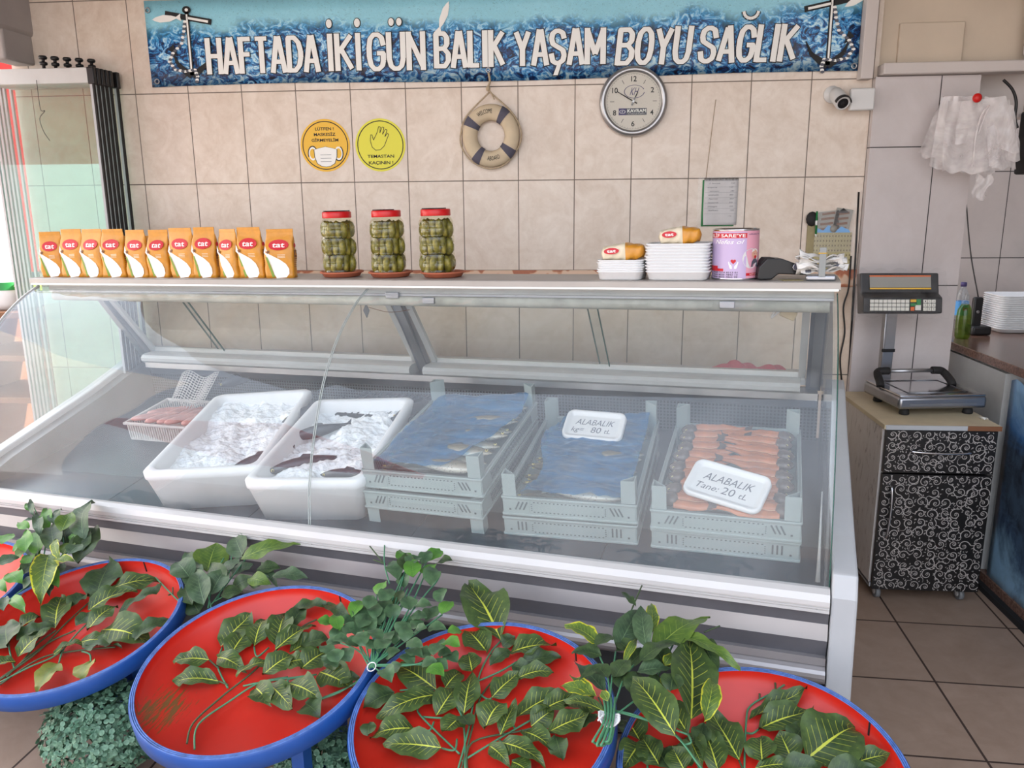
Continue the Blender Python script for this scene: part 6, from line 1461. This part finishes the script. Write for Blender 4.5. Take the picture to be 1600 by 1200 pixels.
sprig(3, 'leaf sprig of curled veined leaves fanning to the left rim of the third tray', [
 (682, 1078, 620, 1040, 40), (685, 1085, 588, 1122, 34), (617, 1082, 566, 1108, 36, 'leaf_dark'), (648, 1138, 574, 1150, 36), (690, 1169, 598, 1163, 38), (682, 1118, 716, 1070, 32), (695, 1075, 723, 1048, 30), (722, 1120, 690, 1150, 34), (575, 1150, 578, 1128, 20, 'leaf_dark'), (722, 1118, 735, 1140, 24, 'leaf_dark')],
 [[(727, 1205), (722, 1120), (690, 1083), (665, 1076), (625, 1079)], [(718, 1178), (657, 1118), (655, 1105)], [(722, 1120), (690, 1122), (660, 1120)], [(690, 1169), (710, 1172), (714, 1155)], [(648, 1138), (670, 1142), (678, 1128)]])
sprig(3, 'leaf sprig of dark veined leaves filling the right side of the third tray', [
 (805, 1122, 882, 1082, 36), (815, 1142, 868, 1172, 28), (785, 1160, 854, 1192, 30), (880, 1098, 937, 1115, 32), (855, 1145, 926, 1117, 34), (830, 1135, 866, 1108, 30), (765, 1165, 797, 1195, 22), (848, 1110, 900, 1092, 32), (868, 1150, 880, 1192, 26, 'leaf_dark'), (895, 1130, 938, 1122, 26, 'leaf_dark'), (800, 1190, 830, 1210, 30), (890, 1075, 925, 1095, 26)],
 [[(730, 1208), (738, 1160), (815, 1142), (862, 1130)], [(722, 1190), (775, 1157), (835, 1122)], [(818, 1142), (870, 1145)], [(785, 1160), (778, 1155)], [(805, 1140), (803, 1120), (845, 1112)], [(875, 1100), (915, 1102), (938, 1112)]])
sprig(4, 'leaf sprig with the largest round leaf at the right side of the rightmost tray', [
 (1170, 1125, 1265, 1081, 25), (1185, 1139, 1273, 1113, 38), (1258, 1188, 1342, 1128, 72), (1325, 1196, 1390, 1179, 28), (1191, 1191, 1189, 1150, 38), (1239, 1191, 1218, 1145, 40), (1238, 1165, 1260, 1130, 28, 'leaf_dark'), (1180, 1200, 1245, 1196, 20), (1215, 1205, 1290, 1200, 30, 'leaf_dark'), (1290, 1215, 1370, 1200, 34, 'leaf_dark')],
 [[(1163, 1205), (1166, 1127), (1174, 1102), (1213, 1079), (1242, 1057)], [(1165, 1145), (1176, 1146), (1186, 1139)], [(1187, 1092), (1187, 1084)], [(1212, 1080), (1211, 1060)], [(1214, 1080), (1228, 1085)], [(1232, 1064), (1230, 1056)], [(1240, 1200), (1258, 1189)]])
sprig(4, 'leaf sprig of narrow dark leaves at the left side of the rightmost tray', [
 (1155, 1188, 1107, 1110, 40), (1122, 1205, 1098, 1138, 38), (1000, 1158, 974, 1120, 38), (1002, 1160, 972, 1205, 36), (1030, 1195, 1002, 1150, 34), (1050, 1165, 1084, 1205, 34), (1075, 1150, 1098, 1198, 34), (1045, 1200, 1020, 1165, 34, 'leaf_dark'), (1070, 1205, 1050, 1168, 34), (1092, 1165, 1100, 1130, 24, 'leaf_dark')],
 [[(1055, 1147), (1075, 1168), (1095, 1205)], [(1155, 1188), (1162, 1205)], [(1075, 1147), (1080, 1163), (1070, 1166)], [(1000, 1158), (1010, 1180), (1012, 1205)]])
# ------------------------------------------------------------------ bunches standing between the trays and the counter
def bunch(name, label, A, B_, leaves, stems, root, group, default='leaf_dark', lift=.02, r=.0022, jitter=.04, extra=None):
    # a leaning plane through A and B_ (counter frame y,z) and the counter's own x direction
    p0 = Vector((0, A[0], A[1])); d = Vector((0, B_[0]-A[0], B_[1]-A[1])); n = Vector((1, 0, 0)).cross(d).normalized()
    if n.y > 0: n = -n
    pt = lambda x, y, h=0: plane3(x, y, p0+n*h, n)
    rt = thing(name, label, 'artificial plant', mtx=CM @ Matrix.Translation(pt(*root)), group=group); off = pt(*root); rnd = random.Random(len(leaves))
    b = MB()
    for k, lf in enumerate(leaves):
        bx, by, tx, ty, w = lf[:5]; m = lf[5] if len(lf) > 5 and lf[5] else default
        h = rnd.uniform(0, jitter); P = pt(bx, by, h)-off; Q = pt(tx, ty, h+rnd.uniform(-.6, .8)*lift)-off
        wv = w*(CAM-CM @ (P+off)).length/F_PX*1.15
        leaf(b, P, Q, wv, n+Vector((rnd.uniform(-.4, .4), 0, rnd.uniform(-.3, .5))), m, rnd.uniform(.04, .14), rnd.uniform(.05, .35), seed=k+3, wob=.07)
    b.build('foliage', rt, recalc=False)
    b = MB()
    for s_ in stems: b.tube(smoothpts([pt(x, y, .008+.006*(k % 2))-off for k, (x, y) in enumerate(s_)], 4), r, 'stem_green' if len(s_) > 2 else 'stem_dark', 5)
    if extra: extra(b, lambda x, y, h=0: pt(x, y, h)-off)
    b.build('stem', rt); return rt
G = 'artificial leaf bunches between the trays and the counter'
# ivy bunch in the middle
g_ = lambda X, Y: (480+X/5.7125, 850+Y/5.7125)
ivy = [(855, 130, 1), (940, 220, 1), (1060, 120, 0), (1090, 230, 1), (1140, 100, 1), (1230, 160, 2), (780, 240, 0), (870, 320, 0), (1110, 290, 0), (665, 390, 1), (710, 460, 0), (820, 480, 2), (905, 530, 0), (690, 560, 0), (760, 610, 0), (1200, 460, 0), (1250, 570, 1), (1110, 620, 0), (1000, 650, 0), (540, 580, 0), (640, 640, 0), (650, 740, 0), (540, 740, 0), (860, 750, 0), (1010, 770, 0), (1160, 760, 0), (725, 840, 0), (820, 830, 0), (590, 900, 0), (960, 900, 0), (440, 580, 1), (360, 690, 0), (150, 700, 1), (260, 700, 1), (280, 800, 0), (400, 880, 0), (230, 880, 0), (350, 990, 0), (250, 1000, 0), (200, 1050, 0), (760, 980, 0), (900, 1030, 0), (800, 1110, 0), (720, 1180, 0), (1090, 1060, 0), (1190, 1080, 0), (1290, 1020, 0), (1150, 1140, 1), (1290, 900, 1), (1320, 790, 1), (480, 620, 0), (600, 820, 0), (880, 800, 0), (1040, 560, 0), (880, 160, 2), (950, 150, 0), (500, 690, 0), (430, 770, 0), (680, 900, 0), (170, 950, 0), (300, 860, 0), (480, 850, 0), (1230, 980, 0), (1060, 980, 0), (960, 980, 0), (1170, 920, 0), (360, 760, 0), (540, 660, 0), (600, 600, 0), (900, 700, 0), (980, 720, 0), (560, 520, 0)]
rx_, ry_ = g_(575, 1090); L1, S1 = [], []; rnd = random.Random(21)
for (X, Y, c_) in ivy:
    x, y = g_(X, Y); d = Vector((x-rx_, y-ry_)); 
    if d.length < 1: d = Vector((0, -1))
    d.normalize(); a = rnd.uniform(-.9, .9); d = Vector((d.x*math.cos(a)-d.y*math.sin(a), d.x*math.sin(a)+d.y*math.cos(a))); l = rnd.uniform(11, 15)
    L1.append((x-d.x*l, y-d.y*l, x+d.x*l, y+d.y*l, rnd.uniform(19, 25), ('leaf_ivy', 'leaf_bright', 'leaf_dark')[c_]))
    if rnd.random() < .3: S1.append([(rx_+rnd.uniform(-4, 4), ry_+rnd.uniform(-4, 4)), ((x+rx_)/2+rnd.uniform(-6, 6), (y+ry_)/2), (x-d.x*l, y-d.y*l)])
S1 += [[g_(560, 1080), g_(850, 710), g_(1040, 470), g_(1160, 330), g_(1190, 250)], [g_(560, 1080), g_(740, 780), g_(820, 590), g_(900, 400)], [g_(735, 355), g_(690, 180), g_(690, 0)], [g_(690, 180), g_(560, 20)], [g_(700, 180), g_(590, 140)]]
def tie(b, pt):
    q = pt(rx_, ry_+1, .02); b.tube([q+Vector((.012*math.cos(a), .003*math.sin(a), .010*math.sin(a)+.004*math.cos(a))) for a in [2*PI*i/12 for i in range(12)]], .0015, 'white_plastic', 5, closed=True)
bunch('ivy_bunch', 'bunch of small-leaved grey-green artificial ivy between the second and third trays', (-.50, .515), (-.09, .575), L1, S1, (rx_, ry_), G, jitter=.05, extra=tie)
# grey-green bunch between the first and second tray
bunch('leaf_bunch', 'bunch of dusty grey-green broad artificial leaves behind the rims of the first and second trays', (-.34, .40), (-.06, .52), [
 (330, 928, 354, 888, 32, 'leaf_grey'), (320, 946, 308, 890, 30, 'leaf_grey'), (324, 892, 338, 849, 44, 'leaf_light'), (298, 904, 275, 878, 32, 'leaf_grey'), (360, 902, 397, 882, 30, 'leaf_grey'), (380, 870, 366, 834, 30, 'leaf_grey'), (376, 874, 470, 851, 26, 'leaf_light'), (408, 880, 434, 916, 13, 'leaf_grey'), (424, 902, 483, 905, 22, 'leaf_grey'), (388, 904, 424, 914, 20, 'leaf_light'), (364, 920, 398, 903, 24, 'leaf_dark'), (300, 922, 306, 876, 26, 'leaf_grey'), (312, 958, 298, 934, 28, 'leaf_dark'), (345, 930, 380, 925, 22, 'leaf_dark'), (310, 900, 290, 862, 26, 'leaf_grey'), (345, 900, 375, 872, 28, 'leaf_grey'), (400, 890, 440, 888, 20, 'leaf_dark'), (350, 915, 330, 880, 26, 'leaf_dark'), (390, 915, 420, 900, 22, 'leaf_grey'), (300, 945, 288, 915, 22, 'leaf_dark')],
 [[(325, 950), (335, 900), (350, 872)], [(330, 950), (318, 900), (306, 862)], [(330, 945), (360, 905), (385, 872)], [(300, 950), (290, 920)], [(340, 935), (358, 895), (362, 865)], [(335, 940), (390, 910), (430, 900)]], (328, 948), G, jitter=.05)
# bright mixed bunch at the left
bunch('leaf_bunch', 'bunch of bright green and yellow-edged artificial leaves at the far left of the trays', (-.50, .44), (-.06, .56), [
 (130, 842, 146, 783, 32, 'leaf_grey'), (122, 882, 152, 820, 28, 'leaf_dark'), (118, 870, 140, 830, 24, 'leaf_dark'), (70, 832, 74, 794, 14, 'leaf_bright'), (62, 838, 58, 802, 12, 'leaf_grey'), (62, 868, 66, 826, 24, 'leaf_bright'), (40, 862, 42, 828, 18, 'leaf_bright'), (20, 862, 48, 846, 22, 'leaf_bright'), (76, 866, 63, 946, 28, 'leaf_yellow'), (76, 888, 90, 918, 16, 'leaf_bright'), (72, 900, 78, 932, 14, 'leaf_grey'), (40, 886, 52, 866, 16, 'leaf_bright'), (14, 896, 34, 912, 20, 'leaf_bright'), (30, 890, 16, 912, 18, 'leaf_bright'), (98, 866, 114, 848, 24, 'leaf_light'), (92, 872, 88, 842, 12, 'leaf_yellow'), (84, 874, 118, 878, 12, 'leaf_yellow'), (24, 872, 44, 858, 18, 'leaf_light'), (-4, 880, 30, 870, 18, 'leaf_grey'), (2, 850, 20, 834, 20, 'leaf_bright'), (0, 905, 8, 925, 14, 'leaf_bright'), (18, 935, 40, 958, 14, 'leaf_bright'), (20, 938, 40, 930, 14, 'leaf_grey'), (6, 955, 10, 932, 12, 'leaf_grey'), (96, 830, 112, 800, 22, 'leaf_light'), (84, 820, 96, 796, 16, 'leaf_grey'), (104, 850, 96, 812, 26, 'leaf_dark'), (86, 860, 80, 820, 24, 'leaf_dark'), (40, 787, 16, 776, 8, 'leaf_bright'), (46, 800, 42, 786, 8, 'leaf_bright'), (52, 806, 48, 780, 7, 'leaf_grey'), (118, 800, 126, 786, 10, 'leaf_bright'), (55, 812, 34, 816, 7, 'leaf_grey'), (44, 826, 28, 816, 12, 'leaf_bright'), (90, 898, 100, 880, 14, 'leaf_grey'), (110, 845, 122, 832, 12, 'leaf_bright'), (56, 880, 34, 900, 20, 'leaf_dark'), (60, 900, 36, 922, 18, 'leaf_grey'), (48, 850, 60, 872, 16, 'leaf_grey'), (108, 866, 128, 850, 20, 'leaf_grey')],
 [[(62, 905), (62, 860), (58, 806), (48, 786), (40, 772)], [(70, 905), (85, 850), (98, 812)], [(72, 900), (108, 850), (116, 812), (122, 795)], [(62, 905), (70, 860), (73, 830)], [(60, 905), (30, 925), (12, 940)], [(75, 880), (110, 860), (130, 840)], [(100, 860), (96, 820), (80, 800)], [(60, 900), (45, 885), (20, 900)]], (62, 908), G, jitter=.07)
# tied bundle between the third and the last tray
def tied(b, pt):
    for k in (0, 2, 4, 6):
        a = -.4+.13*k; s = k*1.3; b.tube(smoothpts([pt(952+(k-3)*3, 1090, .02), pt(952+(k-3)*2.2, 1122, .035), pt(940+(k-3)*4, 1155, .035), pt(936+(k-3)*3, 1168-abs(k-3)*3, .03), pt(945+(k-3)*3, 1160, .02), pt(956+(k-3)*1.5, 1130, .02)], 5), .0026, 'stem_green', 6)
    for k in range(3):
        q = pt(952, 1119+k*3.2, .03); b.tube([q+Vector((.022*math.cos(a), .010*math.sin(a)-.0, .006*math.cos(a*2)+.003*math.sin(a))) for a in [2*PI*i/14 for i in range(14)]], .0024, 'white_plastic', 6, closed=True)
    b.tube(smoothpts([pt(940, 1120, .04), pt(934, 1126, .045), pt(944, 1116, .045), pt(938, 1122, .04)], 4), .002, 'white_plastic', 5)
bunch('leaf_bunch', 'tied bunch of large artificial leaves with coiled stems beside the rightmost tray', (-.62, .50), (-.05, .57), [
 (1040, 1050, 1012, 1000, 30), (975, 1050, 1017, 1013, 28), (995, 1050, 1052, 1046, 27, 'leaf_grey'), (1000, 1033, 1062, 1006, 32), (967, 1075, 980, 1048, 28), (960, 1060, 985, 1030, 30), (1010, 1075, 1045, 1068, 28), (985, 1085, 1000, 1050, 30), (1020, 1095, 1040, 1060, 30), (1048, 1080, 1052, 1050, 30), (950, 1060, 925, 1040, 26), (945, 1082, 897, 1033, 26, 'leaf_grey'), (940, 1025, 893, 1020, 28), (1095, 998, 1121, 1052, 28), (962, 1018, 996, 953, 36, 'leaf_grey'), (1010, 1012, 1002, 948, 28, 'leaf_grey'), (1020, 988, 1017, 943, 18, 'leaf_yellow'), (1020, 1020, 1110, 966, 46, 'leaf_light'), (1055, 992, 1157, 1044, 22, 'leaf_light'), (971, 925, 994, 948, 12), (935, 1005, 882, 977, 30, 'leaf_yellow'), (932, 1088, 876, 1072, 24, 'leaf_yellow'), (928, 1092, 890, 1055, 18, 'leaf_yellow'), (940, 1040, 905, 1062, 14, 'leaf_dark'), (945, 1112, 880, 1095, 20, 'leaf_veined'), (1038, 1040, 1052, 1022, 14, 'leaf_yellow'), (975, 1035, 995, 1000, 12, 'leaf_yellow'), (1035, 1070, 1040, 1058, 10, 'leaf_yellow'), (950, 1095, 940, 1080, 12, 'leaf_yellow'), (1100, 1128, 1112, 1060, 26, 'leaf_yellow'),
 (1075, 1147, 1030, 1080, 32, 'leaf_veined'), (1055, 1149, 988, 1058, 52, 'leaf_veined'), (1080, 1124, 1076, 996, 66, 'leaf_veined'), (985, 1020, 960, 1000, 24, 'leaf_dark'), (930, 1010, 960, 995, 22, 'leaf_dark'), (1080, 1010, 1120, 1030, 26, 'leaf_dark')],
 [[(952, 1120), (955, 1070), (962, 1018)], [(955, 1120), (975, 1060), (1000, 1030)], [(950, 1120), (945, 1082)], [(957, 1120), (985, 1100), (1020, 1070), (1055, 1000)], [(948, 1118), (935, 1090)], [(953, 1120), (950, 1060), (932, 1015)], [(960, 1110), (1000, 1120), (1055, 1149)], [(963, 1112), (1020, 1128), (1075, 1148)], [(1055, 1149), (1070, 1165), (1088, 1190), (1100, 1205)], [(1075, 1147), (1080, 1160), (1068, 1164)], [(986, 955), (1003, 915)], [(1100, 988), (1125, 978)]], (952, 1122), G, default='leaf_dark', jitter=.05, extra=tied)
# ------------------------------------------------------------------ boxwood clumps on the floor under the trays
def boxwood(label, px_, py_, zc, rx, ry, rz, n, seed):
    p = Wp(px_, py_, 2, zc); rt = thing('boxwood_clump', label, 'artificial plant', loc=(p.x, p.y, 0), group='boxwood clumps under the trays'); rnd = random.Random(seed)
    b = MB()
    for k in range(n):
        a = rnd.uniform(0, 2*PI); c_ = rnd.uniform(-.5, 1); s_ = math.sqrt(max(0, 1-c_*c_)); rr = rnd.uniform(.72, 1.04)
        q = Vector((rx*rr*s_*math.cos(a), ry*rr*s_*math.sin(a), zc+rz*rr*c_)); nn = Vector((s_*math.cos(a), s_*math.sin(a), c_+.4)).normalized()+Vector((rnd.uniform(-.7, .7), rnd.uniform(-.7, .7), rnd.uniform(-.4, .6)))
        nn.normalize(); t1 = nn.orthogonal().normalized(); t1.rotate(Matrix.Rotation(rnd.uniform(0, 6.28), 3, nn)); t2 = nn.cross(t1)
        for e_ in (-1, 1):
            r = rnd.uniform(.0055, .0085); c0 = q+t1*e_*r*.95
            vs = [b.bm.verts.new(c0+t1*r*math.cos(2*PI*j/7)*1.1+t2*r*math.sin(2*PI*j/7)+nn*r*.35*abs(math.cos(2*PI*j/7))) for j in range(7)]
            b.face(vs, 'leaf_box', False, [(.5+.3*math.cos(j), .5+.3*math.sin(j)) for j in range(7)])
    b.build('foliage', rt, recalc=False, weld=False)
    b = MB()
    for k in range(40):
        a = 2*PI*k/40; c_ = rnd.uniform(-.2, .8); s_ = math.sqrt(1-c_*c_); b.tube([(0, 0, zc*.4), (rx*.5*s_*math.cos(a), ry*.5*s_*math.sin(a), zc+rz*.4*c_), (rx*.95*s_*math.cos(a), ry*.95*s_*math.sin(a), zc+rz*.95*c_)], .0016, 'stem_green', 4)
    b.tube([(0, 0, 0), (0, 0, zc)], .02, 'stem_dark', 8); b.lathe([(.06, 0), (.07, .05), (.0, .05)], 'black_plastic', 20); b.build('stem', rt)
boxwood('clump of small blue-green boxwood leaves on the floor under the first and second trays', 160, 1140, .15, .16, .13, .14, 1500, 1)
boxwood('clump of small blue-green boxwood leaves on the floor between the second and third trays', 500, 1215, .16, .12, .12, .14, 1000, 2)
